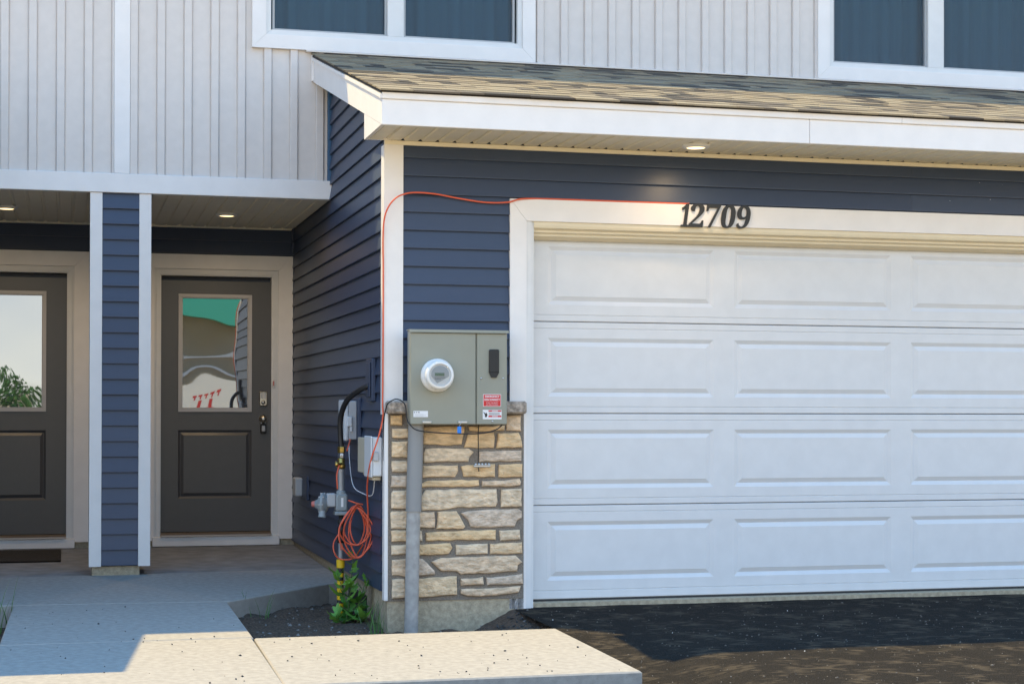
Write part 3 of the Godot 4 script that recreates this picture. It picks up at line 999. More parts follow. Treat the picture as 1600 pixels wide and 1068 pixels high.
	prism(st, [[0.020, 0.035], [0.020, 0.014], [0.016, 0.0], [-0.010, -0.010], [-0.012, -0.022], [-0.030, -0.030], [-0.034, -0.042], [-0.074, -0.060], [-0.085, -0.060], [-0.085, 0.035]], 0.0, 4.793, along_x(-0.2234, 2.1305, 0.0))
	obj("head_stop", st, "stop_cream", gd)
	var z := -0.10
	var starts := [-0.108, 1.052, 2.212, 3.372]
	for r in 4:
		var y := 0.5334 * r
		st = surf()
		var low := [[-0.04, 0.002], [-0.004, 0.002], [0.0, 0.006], [0.0, 0.036], [-0.0035, 0.039], [0.0, 0.042], [0.0, 0.098], [-0.04, 0.098]]
		if r == 0:
			low = [[-0.04, -0.010], [-0.004, -0.010], [0.0, -0.006], [0.0, 0.036], [-0.0035, 0.039], [0.0, 0.042], [0.0, 0.098], [-0.04, 0.098]]
		prism(st, low, 0.0, 4.90, along_x(-0.30, y, z))
		prism(st, [[-0.04, 0.439], [0.0, 0.439], [0.0, 0.4914], [-0.0035, 0.4944], [0.0, 0.4974], [0.0, 0.5275], [-0.004, 0.5315], [-0.04, 0.5315]], 0.0, 4.90, along_x(-0.30, y, z))
		var x := -0.30
		for s in starts:
			box(st, x, s, y + 0.098, y + 0.439, z - 0.04, z)
			x = s + 1.029
		box(st, x, 4.60, y + 0.098, y + 0.439, z - 0.04, z)
		obj("door_section", st, "door_white", gd)
		for s in starts:
			if not shared.has("raised panel"):
				st = surf()
				raised_mesh(st, 0.0, 1.029, 0.098, 0.439, 0.0, 0.022, 0.047, 0.0095)
				shared["raised panel"] = done(st, "door_white")
			put(shared["raised panel"], "raised_panel", gd, Transform3D(Basis.IDENTITY, Vector3(s, y, z)))
	block(gd, "bottom_seal", -0.2235, 4.57, -0.022, -0.0105, z - 0.035, z - 0.004, "seal")
	block(gd, "garage_slab", -0.2239, 4.57, -0.30, -0.0225, -3.0, -0.012, "foundation")

	# stone veneer under the siding
	var stone := group_node("stone_veneer", h)
	block(stone, "mortar", -1.0720, -0.287, 0.016, 1.0645, -0.006, 0.036, "mortar")
	var k := 0
	for flat in STONES:
		lay_stone(stone, flat, k)
		k += 1
	st = surf()
	soft_box(st, -1.086, -0.284, 1.065, 1.136, 0.0, 0.098, 0.010)
	obj("ledge_stone", st, "ledge", stone)
	# foundation
	st = surf()
	box(st, SIDE + 0.006, -0.285, -0.30, 0.0155, -0.10, 0.030)
	obj("foundation", st, "foundation", h)
	st = surf()
	box(st, SIDE + 0.006, SIDE + 0.12, -0.30, 0.0595, -6.0, -0.101)
	obj("foundation", st, "foundation", h)
	var vent := group_node("foundation_vent", h)
	st = surf()
	for p in [[-1.22, -1.19], [-0.66, -0.63]]:
		box(st, SIDE - 0.012, SIDE + 0.0055, -0.16, -0.02, p[0], p[1])
	box(st, SIDE - 0.012, SIDE + 0.0055, -0.045, -0.02, -1.19, -0.66)
	obj("frame", st, "black_iron", vent)
	block(vent, "screen", SIDE - 0.002, SIDE + 0.0055, -0.16, -0.045, -1.19, -0.66, "black_plastic")
	# garage side wall
	var side := group_node("side_wall", h)
	lap_side(side, SIDE, -1.0, 0.060, func(y): return -2.1 + (3.315 - y) / 0.2717, func(y): return DOORWALL if y < 2.50 else WALL + 0.0, -0.0755)
	board(side, "inside_corner_trim", SIDE - 0.024, SIDE + 0.0, 0.08, 2.49, DOORWALL, DOORWALL + 0.024, "navy_1", 0.003)
	# porch: wall above the door, ceiling and light
	var porch := group_node("porch_wall", h)
	lap_front(porch, PARTY + 0.001, SIDE - 0.025, 2.2895, 2.495, DOORWALL)
	lap_front(porch, PARTY + 0.001, cx - 0.5895, 0.079, 2.2890, DOORWALL)
	block(porch, "foundation", PARTY + 0.001, SIDE + 0.005, -0.2, 0.078, DOORWALL - 0.007, DOORWALL + 0.004, "foundation")
	var ceiling := group_node("porch_ceiling", h)
	soffit_planks(ceiling, PARTY + 0.001, SIDE - 0.001, 2.5065, DOORWALL + 0.026, WALL - 0.031)
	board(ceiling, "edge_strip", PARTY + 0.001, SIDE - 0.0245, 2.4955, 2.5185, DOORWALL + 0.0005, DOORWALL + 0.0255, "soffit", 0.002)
	soffit_light(ceiling, Vector3(-1.691, 2.5065, -3.06))
	entry_door(h, cx, 1.0)
	# column between the porches
	var col := group_node("porch_column", h)
	block(col, "core_post", -2.655, -2.289, 0.065, 2.503, WALL - 0.38, WALL - 0.0065, "navy_0")
	lap_front(col, -2.5885, -2.3535, 0.064, 2.504, WALL)
	for p in [[-2.667, -2.5895, -2.667, -2.6555], [-2.3525, -2.276, -2.2885, -2.276]]:
		st = surf()
		box(st, p[0], p[1], 0.060, 2.504, WALL - 0.006, WALL + 0.020)
		box(st, p[2], p[3], 0.060, 2.504, WALL - 0.08, WALL - 0.006)
		obj("corner_trim", st, "white_trim", col)
	block(col, "pier", -2.648, -2.343, -0.10, 0.0595, WALL - 0.36, WALL - 0.008, "foundation")

func lay_stone(parent: Node, flat: Array, k: int) -> void:
	var p := PackedVector2Array()
	for i in range(0, flat.size(), 2):
		p.append(Vector2(flat[i], flat[i + 1]) / 1000.0)
	# ragged outline: extra points along each side
	var q := PackedVector2Array()
	for i in p.size():
		var a := p[i]
		var b := p[(i + 1) % p.size()]
		var n := clampi(int(a.distance_to(b) / 0.03), 1, 6)
		var side := (b - a).normalized().orthogonal()
		for s in n:
			var off := 0.0 if s == 0 else rng.randf_range(-0.0028, 0.0028)
			q.append(a.lerp(b, float(s) / n) + side * off)
	var area := 0.0
	for i in q.size():
		area += q[i].cross(q[(i + 1) % q.size()])
	if area < 0.0:
		q.reverse()
	var c := Vector2.ZERO
	for v in q:
		c += v / q.size()
	var z := 0.052 + rng.randf_range(-0.003, 0.006)
	var st := surf()
	var rings := []
	for r in [[0.0, 0.030], [0.0, z - 0.007], [0.004, z - 0.002], [0.011, z]]:
		var ring := PackedVector2Array()
		for i in q.size():
			var a := q[(i - 1 + q.size()) % q.size()]
			var b := q[(i + 1) % q.size()]
			var inward := (b - a).normalized().orthogonal() * -1.0
			if (c - q[i]).dot(inward) < 0.0:
				inward = -inward
			ring.append(q[i] + inward * r[0])
		rings.append([ring, r[1]])
	# walls and bevels
	for r in rings.size() - 1:
		for i in q.size():
			var j := (i + 1) % q.size()
			var ra: PackedVector2Array = rings[r][0]
			var rb: PackedVector2Array = rings[r + 1][0]
			quad(st, Vector3(ra[i].x, ra[i].y, rings[r][1]), Vector3(ra[j].x, ra[j].y, rings[r][1]), Vector3(rb[j].x, rb[j].y, rings[r + 1][1]), Vector3(rb[i].x, rb[i].y, rings[r + 1][1]))
	# rough face
	var top: PackedVector2Array = rings[-1][0]
	var pts := PackedVector2Array(top)
	var high := []
	for i in top.size():
		high.append(z)
	var low_c := top[0]
	var high_c := top[0]
	for v in top:
		low_c = low_c.min(v)
		high_c = high_c.max(v)
	for gx in range(int((high_c.x - low_c.x) / 0.022) + 1):
		for gy in range(int((high_c.y - low_c.y) / 0.016) + 1):
			var v := low_c + Vector2((gx + rng.randf_range(0.2, 0.8)) * 0.022, (gy + rng.randf_range(0.2, 0.8)) * 0.016)
			var clear := Geometry2D.is_point_in_polygon(v, top)
			for i in top.size():
				if clear and Geometry2D.get_closest_point_to_segment(v, top[i], top[(i + 1) % top.size()]).distance_to(v) < 0.005:
					clear = false
			if clear:
				pts.append(v)
				high.append(z + rng.randf_range(-0.0015, 0.0045))
	var ids := Geometry2D.triangulate_delaunay(pts)
	for i in range(0, ids.size(), 3):
		var t := [ids[i], ids[i + 1], ids[i + 2]]
		if not Geometry2D.is_point_in_polygon((pts[t[0]] + pts[t[1]] + pts[t[2]]) / 3.0, top):
			continue
		if (pts[t[1]] - pts[t[0]]).cross(pts[t[2]] - pts[t[0]]) < 0.0:
			t.reverse()
		var c3 := []
		for q3 in t:
			c3.append(Vector3(pts[q3].x, pts[q3].y, high[q3]))
		tri(st, c3[0], c3[1], c3[2])
	obj("stone", st, "stone_%d" % [0, 3, 1, 2, 4, 1, 0, 5, 3, 2][rng.randi_range(0, 9)], parent)

# ------------------------------------------------------------------ the home on the left
func build_neighbour() -> void:
	var h := thing("townhouse", "left neighbouring townhouse with matching charcoal door, mostly cut off by the frame", "house")
	var cx := -3.235
	var core := surf()
	box(core, -12.0, PARTY - 0.001, 2.535, 5.28, -11.0, WALL - 0.0045)
	box(core, -3.86, cx - 0.48, 0.0, 2.535, DOORWALL - 0.12, DOORWALL - 0.008)
	box(core, cx + 0.48, PARTY - 0.001, 0.0, 2.535, DOORWALL - 0.12, DOORWALL - 0.008)
	box(core, cx - 0.48, cx + 0.48, 2.18, 2.535, DOORWALL - 0.12, DOORWALL - 0.008)
	box(core, -12.0, PARTY - 0.001, -0.3, 2.535, -11.0, DOORWALL - 0.125)
	box(core, -9.4, -3.872, -0.3, 2.60, DOORWALL - 0.12, -0.012)
	obj("core_wall", core, "navy_0", h)
	var up := group_node("upper_wall", h)
	vertical_panels(up, -5.2, -2.518, -3.060, func(_x): return [[2.631, 5.25, -99.0, 99.0]])
	var side := group_node("side_wall", h)
	lap_side(side, -3.871, 1.0, 0.060, func(y): return -2.1 + (3.315 - y) / 0.2717, func(y): return DOORWALL if y < 2.50 else WALL + 0.0, -0.02)
	var porch := group_node("porch_wall", h)
	lap_front(porch, -3.86, PARTY - 0.001, 2.2895, 2.495, DOORWALL)
	lap_front(porch, cx + 0.5895, PARTY - 0.001, 0.079, 2.2890, DOORWALL)
	block(porch, "foundation", -3.86, PARTY - 0.001, -0.2, 0.078, DOORWALL - 0.007, DOORWALL + 0.004, "foundation")
	var ceiling := group_node("porch_ceiling", h)
	soffit_planks(ceiling, -3.86, PARTY - 0.001, 2.5065, DOORWALL + 0.026, WALL - 0.031)
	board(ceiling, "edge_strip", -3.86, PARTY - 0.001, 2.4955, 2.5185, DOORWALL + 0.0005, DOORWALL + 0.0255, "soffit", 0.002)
	soffit_light(ceiling, Vector3(-3.226, 2.5065, -3.03))
	entry_door(h, cx, -1.0)
	var across := Transform3D(Basis(Vector3(0, 0, 1), Vector3(0, 1, 0), Vector3(1, 0, 0)), Vector3(-12.0, 0, 0))
	var st := surf()
	prism(st, [[-1.60, 5.29], [-1.60, 5.47], [-6.6, 7.5], [-11.6, 5.47], [-11.6, 5.29]], 0.0, 12.0 + PARTY - 0.002, across)
	obj("main_roof", st, "shingle_2", h)
	st = surf()
	prism(st, [[0.60, 2.587], [0.60, roof_top(0.60)], [WALL + 0.002, roof_top(WALL)], [WALL + 0.002, 2.61], [0.55, 2.587]], 2.5, 8.265, across)
	obj("garage_roof", st, "shingle_1", h)
	board(h, "fascia_board", -9.5, -3.735, 2.580, 2.762, 0.6005, 0.62)
	board(h, "corner_post", -3.96, -3.8565, 0.02, 2.575, -0.004, 0.022)
	var front := group_node("garage_wall", h)
	lap_front(front, -4.62, -3.961, 0.06, 2.575, 0.0)

# ------------------------------------------------------------------ meter, gas, cables
func text(called: String, words: String, size: float, at: Vector3, m: String, parent: Node, width := 0.0, bold := true, serif := false, deep := 0.0012) -> MeshInstance3D:
	var f := SystemFont.new()
	f.font_names = PackedStringArray(["Droid Serif" if serif else "Droid Sans"])
	f.font_weight = 700 if bold else 400
	var t := TextMesh.new()
	t.text = words
	t.font = f
	t.font_size = 64
	t.pixel_size = size / 64.0
	t.depth = deep
	t.curve_step = 2.0
	t.material = M[m]
	var o := MeshInstance3D.new()
	o.mesh = t
	o.name = called
	parent.add_child(o, true)
	o.position = at
	if width > 0.0:
		var w := t.get_aabb().size.x
		if w > 0.0:
			o.scale.x = width / w
	return o

func build_utilities() -> void:
	var st: SurfaceTool
	# meter box
	var b := thing("meter_box", "grey electric meter cabinet with round white meter above the stone base", "meter box")
	st = surf()
	soft_box(st, -0.976, -0.422, 1.004, 1.525, 0.100, 0.168, 0.003)
	obj("cabinet", st, "meter_grey", b)
	st = surf()
	prism(st, [[0.10, 0.0], [0.192, 0.0], [0.194, -0.016], [0.188, -0.016], [0.186, -0.004], [0.10, -0.004]], 0.0, 0.566, along_x(-0.982, 1.5305, 0.0))
	obj("rain_lip", st, "meter_grey", b)
	st = surf()
	soft_box(st, -0.974, -0.605, 1.006, 1.512, 0.1685, 0.182, 0.003)
	obj("cover", st, "meter_grey", b)
	st = surf()
	soft_box(st, -0.597, -0.424, 1.006, 1.512, 0.1685, 0.182, 0.003)
	obj("cover", st, "meter_grey", b)
	st = surf()
	soft_box(st, -0.530, -0.472, 1.292, 1.424, 0.1822, 0.194, 0.005)
	prism(st, [[-0.530, 1.296], [-0.472, 1.296], [-0.487, 1.266], [-0.515, 1.266]], 0.1822, 0.192)
	obj("handle_guard", st, "black_plastic", b)
	var facing := Transform3D(Basis(Vector3.RIGHT, PI / 2), Vector3(-0.826, 1.277, 0.182))
	var meter := group_node("meter", b)
	st = surf()
	lathe(st, [[0.092, 0.0], [0.092, 0.022], [0.088, 0.030], [0.080, 0.034], [0.080, 0.075], [0.074, 0.088], [0.060, 0.092], [0.058, 0.086]], facing, 40)
	obj("ring", st, "meter_white", meter)
	st = surf()
	lathe(st, [[0.059, 0.086], [0.0, 0.086]], facing, 40)
	obj("face", st, "meter_white", meter)
	st = surf()
	var dial := []
	for i in 19:
		var a := PI * 1.12 * i / 18.0 - 0.06 * PI
		dial.append([-0.826 + 0.050 * cos(a), 1.279 + 0.050 * sin(a)])
	dial.append([-0.842, 1.232])
	prism(st, dial, 0.2683, 0.2695)
	obj("dial_plate", st, "meter_face", meter)
	st = surf()
	box(st, -0.856, -0.802, 1.272, 1.289, 0.2696, 0.2705)
	obj("display", st, "lcd", meter)
	st = surf()
	box(st, -0.858, -0.80, 1.262, 1.2645, 0.2696, 0.2702)
	box(st, -0.856, -0.822, 1.253, 1.2550, 0.2696, 0.2702)
	obj("print", st, "digit_black", meter)
	st = surf()
	lathe(st, [[0.064, 0.088], [0.056, 0.102], [0.0, 0.106]], facing, 40)
	obj("glass", st, "pane", meter)
	# signs on the cabinet
	var sign_ := group_node("warning_label", b)
	board(sign_, "plate", -0.5625, -0.459, 1.105, 1.174, 0.1822, 0.1835, "label_white", 0.0004)
	board(sign_, "red_field", -0.560, -0.4615, 1.1075, 1.1715, 0.1836, 0.1840, "red_print", 0.0001)
	text("print", "EMERGENCY", 0.0165, Vector3(-0.5108, 1.161, 0.1843), "label_white", sign_, 0.083)
	text("print", "DISCONNECT", 0.0165, Vector3(-0.5108, 1.143, 0.1843), "label_white", sign_, 0.088)
	text("print", "SERVICE DISCONNECT", 0.007, Vector3(-0.5108, 1.1265, 0.1843), "label_white", sign_, 0.07, false)
	text("print", "NOT SERVICE EQUIPMENT", 0.007, Vector3(-0.5108, 1.1155, 0.1843), "label_white", sign_, 0.066, false)
	var warn := group_node("warning_label", b)
	board(warn, "plate", -0.564, -0.455, 1.034, 1.087, 0.1822, 0.1832, "label_white", 0.0003)
	for r in [[1.077, 1.085], [1.046, 1.055]]:
		board(warn, "red_field", -0.531, -0.457, r[0], r[1], 0.1833, 0.1836, "red_print", 0.0001)
	text("print", "WARNING", 0.009, Vector3(-0.494, 1.081, 0.1838), "label_white", warn, 0.034)
	text("print", "WARNING", 0.009, Vector3(-0.494, 1.0505, 0.1838), "label_white", warn, 0.034)
	st = surf()
	prism(st, [[-0.552, 1.046], [-0.541, 1.046], [-0.537, 1.060], [-0.543, 1.072], [-0.549, 1.066], [-0.558, 1.076], [-0.560, 1.073], [-0.551, 1.058]], 0.1833, 0.1837)
	for i in 4:
		box(st, -0.529, -0.462 - 0.004 * (i % 3), 1.058 + i * 0.0042, 1.0595 + i * 0.0042, 0.1833, 0.1836)
	obj("figure_print", st, "digit_black", warn)
	var plate := group_node("maker_plate", b)
	board(plate, "plate", -0.958, -0.876, 1.046, 1.080, 0.1822, 0.1830, "label_white", 0.0002)
	text("print", "E T N", 0.009, Vector3(-0.939, 1.072, 0.1833), "digit_black", plate, 0.03)
	st = surf()
	for i in 3:
		box(st, -0.952, -0.90 + 0.012 * (i % 2), 1.050 + i * 0.005, 1.0515 + i * 0.005, 0.1831, 0.1834)
	obj("fine_print", st, "box_grey", plate)
	for x in [-0.885, -0.682]:
		st = surf()
		soft_box(st, x - 0.022, x + 0.028, 1.011, 1.025, 0.1822, 0.192, 0.002)
		obj("latch", st, "steel", b)
	for p in [[-0.573, 1.262], [-0.447, 1.262], [-0.508, 1.022]]:
		st = surf()
		lathe(st, [[0.006, 0.0], [0.005, 0.003], [0.0, 0.004]], Transform3D(Basis(Vector3.RIGHT, PI / 2), Vector3(p[0], p[1], 0.182)), 10)
		obj("screw", st, "steel", b)
	var seal := thing("seal_tag", "small blue seal tag hanging from the meter cabinet latch", "tag")
	st = surf()
	soft_box(st, -0.711, -0.688, 0.952, 0.994, 0.186, 0.194, 0.003)
	obj("tag_body", st, "blue_tag", seal)
	st = surf()
	tube(st, curve([Vector3(-0.70, 0.994, 0.19), Vector3(-0.695, 1.008, 0.196), Vector3(-0.685, 1.02, 0.194)], 4), 0.0015, 6)
	obj("wire", st, "steel", seal)
	# conduit
	var c := thing("conduit", "grey plastic conduit running from meter cabinet down past the stones", "pipe")
	st = surf()
	tube(st, [Vector3(-0.927, 1.01, 0.105), Vector3(-0.9415, 0.52, 0.108)], 0.0435, 24)
	obj("sleeve", st, "pvc_dark", c)
	st = surf()
	tube(st, [Vector3(-0.9412, 0.53, 0.108), Vector3(-0.955, -0.20, 0.112)], 0.0385, 24)
	obj("pipe", st, "pvc_light", c)
	# black wire in front of the stones
	var wire := thing("cable", "thin black wire drooping under the meter cabinet from the ledge", "cable")
	st = surf()
	tube(st, curve([Vector3(-1.092, 0.80, 0.012), Vector3(-1.098, 1.0, 0.03), Vector3(-1.098, 1.088, 0.10), Vector3(-1.084, 1.125, 0.115), Vector3(-1.043, 1.145, 0.14), Vector3(-1.0, 1.116, 0.15), Vector3(-0.989, 1.035, 0.16), Vector3(-0.975, 1.0, 0.192), Vector3(-0.929, 0.971, 0.205), Vector3(-0.766, 0.956, 0.20), Vector3(-0.584, 0.955, 0.20), Vector3(-0.49, 0.976, 0.19), Vector3(-0.445, 1.003, 0.155)], 5), 0.0035, 7)
	obj("strand", st, "black_plastic", wire)
	var gw := thing("ground_wire", "dark grounding wire hanging on the stones with a small terminal bar", "wire")
	st = surf()
	tube(st, curve([Vector3(-0.574, 1.004, 0.13), Vector3(-0.570, 0.95, 0.10), Vector3(-0.563, 0.88, 0.075), Vector3(-0.563, 0.80, 0.074), Vector3(-0.560, 0.74, 0.074)], 5), 0.0028, 6)
	obj("strand", st, "black_plastic", gw)
	st = surf()
	soft_box(st, -0.589, -0.493, 0.763, 0.777, 0.066, 0.082, 0.003)
	for i in 5:
		lathe(st, [[0.006, 0.0], [0.006, 0.008], [0.0, 0.009]], Transform3D(Basis.IDENTITY, Vector3(-0.578 + i * 0.019, 0.777, 0.074)), 8)
	obj("terminal_bar", st, "steel", gw)

	# gas riser
	var g := thing("gas_riser", "grey gas regulator on a riser pipe with brass valve beside the side wall", "gas meter")
	var gx := -1.232
	var gz := -0.625
	st = surf()
	tube(st, [Vector3(gx, 0.735, gz), Vector3(gx, 0.585, gz)], 0.021, 16)
	obj("pipe", st, "galvanised", g)
	st = surf()
	lathe(st, [[0.0, 0.80], [0.017, 0.80], [0.022, 0.795], [0.022, 0.765], [0.026, 0.76], [0.026, 0.742], [0.019, 0.735], [0.0, 0.735]], Transform3D(Basis.IDENTITY, Vector3(gx, 0, gz)), 16)
	var valve := obj("valve", st, "brass", g)
	st = surf()
	tube(st, [Vector3(gx, 0.765, gz + 0.02), Vector3(gx - 0.03, 0.765, gz + 0.045)], 0.008, 8)
	lathe(st, [[0.0, -0.012], [0.015, -0.01], [0.016, 0.006], [0.0, 0.01]], Transform3D(Basis(Vector3(0, 0, 1), PI / 2), Vector3(gx - 0.036, 0.765, gz + 0.05)), 10)
	obj("valve_handle", st, "brass", valve)
	st = surf()
	lathe(st, [[0.0, 0.828], [0.018, 0.828], [0.020, 0.815], [0.018, 0.802], [0.0, 0.801]], Transform3D(Basis.IDENTITY, Vector3(gx, 0, gz)), 6, false)
	obj("nipple", st, "steel", g)
	st = surf()
	lathe(st, [[0.0, 0.868], [0.020, 0.868], [0.023, 0.862], [0.023, 0.835], [0.019, 0.829], [0.0, 0.829]], Transform3D(Basis.IDENTITY, Vector3(gx, 0, gz)), 6, false)
	obj("hose_nut", st, "brass", g)
	st = surf()
	tube(st, curve([Vector3(-1.095, 1.228, -0.36), Vector3(-1.12, 1.222, -0.365), Vector3(-1.165, 1.195, -0.42), Vector3(-1.215, 1.14, -0.52), Vector3(-1.238, 1.05, -0.60), Vector3(-1.238, 0.95, -0.624), Vector3(gx, 0.865, gz)], 8), 0.0165, 14)
	obj("hose", st, "black_plastic", g)
	var reg := group_node("regulator", g)
	st = surf()
	soft_box(st, gx - 0.036, gx + 0.034, 0.486, 0.588, gz - 0.036, gz + 0.036, 0.008)
	soft_box(st, gx - 0.042, gx + 0.040, 0.462, 0.4845, gz - 0.042, gz + 0.042, 0.005)
	lathe(st, [[0.030, 0.588], [0.030, 0.600], [0.026, 0.606], [0.0, 0.606]], Transform3D(Basis.IDENTITY, Vector3(gx, 0, gz)), 16)
	obj("body", st, "regulator_grey", reg)
	st = surf()
	box(st, gx - 0.006, gx + 0.008, 0.512, 0.566, gz + 0.0362, gz + 0.0372)
	obj("label_plate", st, "label_white", reg)
	st = surf()
	soft_box(st, gx - 0.088, gx - 0.0365, 0.512, 0.592, gz - 0.028, gz + 0.034, 0.006)
	obj("index_box", st, "box_grey", reg)
	st = surf()
	var sideways := Transform3D(Basis(Vector3(0, 0, 1), PI / 2).rotated(Vector3.UP, -0.35), Vector3(gx - 0.085, 0.527, gz))
	lathe(st, [[0.020, -0.012], [0.040, -0.004], [0.060, 0.012], [0.068, 0.018], [0.068, 0.030], [0.060, 0.034], [0.042, 0.050], [0.028, 0.056], [0.022, 0.070], [0.0, 0.070]], sideways, 28)
	obj("diaphragm_case", st, "regulator_grey", reg)
	st = surf()
	for i in 8:
		var a := TAU * i / 8.0
		lathe(st, [[0.006, 0.008], [0.006, 0.040], [0.0, 0.041]], sideways * Transform3D(Basis.IDENTITY, Vector3(0.062 * cos(a), 0.0, 0.062 * sin(a))), 6, false)
	obj("bolt_ring", st, "galvanised", reg)
	st = surf()
	lathe(st, [[0.018, 0.070], [0.018, 0.088], [0.012, 0.092], [0.0, 0.092]], sideways, 14)
	obj("cap", st, "red_cap", reg)
	st = surf()
	tube(st, [Vector3(gx - 0.115, 0.49, gz + 0.03), Vector3(gx - 0.12, 0.452, gz + 0.035)], 0.019, 12, 0.023)
	obj("vent_spout", st, "regulator_grey", reg)
	st = surf()
	lathe(st, [[0.0, 0.4625], [0.014, 0.462], [0.014, 0.435], [0.020, 0.43], [0.020, 0.412], [0.015, 0.408], [0.015, 0.395], [0.023, 0.39], [0.023, 0.355], [0.016, 0.352], [0.016, 0.34], [0.024, 0.336], [0.024, 0.298], [0.0, 0.298]], Transform3D(Basis.IDENTITY, Vector3(gx, 0, gz)), 12)
	obj("couplings", st, "black_iron", g)
	st = surf()
	tube(st, [Vector3(gx, 0.2985, gz), Vector3(gx - 0.002, 0.195, gz)], 0.0165, 14)
	obj("lower_pipe", st, "galvanised", g)
	st = surf()
	box(st, gx - 0.009, gx + 0.008, 0.255, 0.288, gz + 0.0166, gz + 0.0176)
	obj("label_plate", st, "red_cap", g)
	st = surf()
	tube(st, [Vector3(gx - 0.002, 0.200, gz), Vector3(gx - 0.002, 0.150, gz)], 0.0255, 16)
	obj("tape_collar", st, "yellow_tape", g)
	st = surf()
	tube(st, [Vector3(gx - 0.002, 0.1495, gz), Vector3(gx - 0.004, -0.22, gz)], 0.019, 14)
	obj("coated_riser", st, "black_iron", g)
	for i in 6:
		var y := 0.105 - i * 0.045
		st = surf()
		tube(st, [Vector3(gx - 0.003, y + 0.014, gz), Vector3(gx - 0.003, y - 0.010, gz)], 0.021, 12, 0.0195)
		obj("yellow_band", st, "yellow_tape", g)

	# boxes on the side wall
	var mb := thing("mounting_block", "navy siding block where the black gas hose enters the wall", "wall block")
	st = surf()
	soft_box(st, SIDE - 0.034, SIDE - 0.010, 1.136, 1.382, -0.462, -0.262, 0.004)
	obj("plate", st, "navy_1", mb)
	st = surf()
	soft_box(st, SIDE - 0.042, SIDE - 0.0345, 1.16, 1.36, -0.435, -0.29, 0.003)
	obj("raised_plate", st, "navy_2", mb)
	var u := thing("utility_box", "light grey utility box on navy block behind the black gas hose", "utility box")
	st = surf()
	soft_box(st, SIDE - 0.028, SIDE - 0.010, 0.880, 1.158, -1.11, -0.745, 0.004)
	obj("mounting_block", st, "navy_1", u)
	st = surf()
	soft_box(st, -1.160, -1.1075, 0.905, 1.140, -1.04, -0.812, 0.005)
	obj("case", st, "box_grey", u)
	st = surf()
	soft_box(st, -1.184, -1.1605, 0.900, 1.146, -1.046, -0.806, 0.005)
	obj("cover", st, "box_white", u)
	st = surf()
	soft_box(st, -1.168, -1.140, 0.985, 1.045, -0.811, -0.795, 0.003)
	soft_box(st, -1.150, -1.138, 0.955, 0.9845, -0.809, -0.797, 0.002)
	obj("latch", st, "box_white", u)
	var n := thing("telephone_box", "white plastic telephone box next to the corner post", "utility box")
	st = surf()
	soft_box(st, -1.150, -1.0945, 0.712, 0.932, -0.235, -0.020, 0.006)
	obj("case", st, "box_white", n)
	st = surf()
	soft_box(st, -1.160, -1.1505, 0.705, 0.938, -0.240, -0.015, 0.005)
	obj("cover", st, "box_white", n)
	st = surf()
	soft_box(st, -1.148, -1.118, 0.800, 0.850, -0.0195, -0.004, 0.003)
	obj("latch", st, "box_grey", n)
	st = surf()
	soft_box(st, -1.145, -1.0955, 0.688, 0.7115, -0.20, -0.05, 0.005)
	obj("cable_entry", st, "box_beige", n)
	var n2 := thing("telephone_box", "slim beige plastic box mounted left of the white telephone box", "utility box")
	st = surf()
	soft_box(st, -1.138, -1.0945, 0.730, 0.920, -0.52, -0.27, 0.006)
	obj("case", st, "box_beige", n2)
	st = surf()
	soft_box(st, -1.150, -1.1385, 0.722, 0.926, -0.525, -0.265, 0.004)
	obj("cover", st, "box_beige", n2)
	st = surf()
	soft_box(st, -1.136, -1.115, 0.708, 0.7215, -0.42, -0.36, 0.004)
	obj("cable_entry", st, "box_beige", n2)
	var loop := thing("wire_loop", "thin pale wire looping below the grey utility box", "wire")
	st = surf()
	tube(st, curve([Vector3(-1.15, 0.902, -0.82), Vector3(-1.165, 0.80, -0.74), Vector3(-1.165, 0.64, -0.60), Vector3(-1.14, 0.60, -0.40), Vector3(-1.12, 0.60, -0.20), Vector3(-1.115, 0.69, -0.15)], 6), 0.0028, 6)
	obj("strand", st, "label_white", loop)
	var ou := thing("outlet_box", "grey covered outlet on dark block low beside the entry door", "outlet")
	st = surf()
	soft_box(st, SIDE - 0.030, SIDE - 0.010, 0.425, 0.600, -3.42, -3.02, 0.004)
	obj("mounting_block", st, "navy_0", ou)
	st = surf()
	soft_box(st, -1.165, -1.1095, 0.445, 0.582, -3.40, -3.24, 0.008)
	obj("cover", st, "box_grey", ou)
	# orange cable
	var oc := thing("orange_cable", "orange cable coiled on the side wall and strung up the corner post to the header", "cable")
	st = surf()
	tube(st, curve([Vector3(-1.125, 0.36, -0.30), Vector3(-1.13, 0.50, -0.28), Vector3(-1.155, 0.66, -0.16), Vector3(-1.160, 0.80, -0.02), Vector3(-1.125, 0.93, 0.02), Vector3(-1.101, 1.04, 0.028), Vector3(-1.103, 1.12, 0.030), Vector3(-1.101, 1.30, 0.026), Vector3(-1.100, 1.60, 0.026), Vector3(-1.101, 1.90, 0.028), Vector3(-1.103, 2.02, 0.030), Vector3(-1.100, 2.141, 0.045), Vector3(-1.083, 2.21, 0.07), Vector3(-1.043, 2.263, 0.085), Vector3(-0.986, 2.291, 0.075), Vector3(-0.917, 2.303, 0.055), Vector3(-0.805, 2.301, 0.035), Vector3(-0.657, 2.28, 0.028), Vector3(-0.508, 2.264, 0.028), Vector3(-0.385, 2.268, 0.037), Vector3(-0.30, 2.29, 0.037), Vector3(-0.129, 2.2965, 0.024), Vector3(0.30, 2.2965, 0.022), Vector3(0.72, 2.2965, 0.020)], 6), 0.0048, 8)
	obj("run", st, "orange", oc)
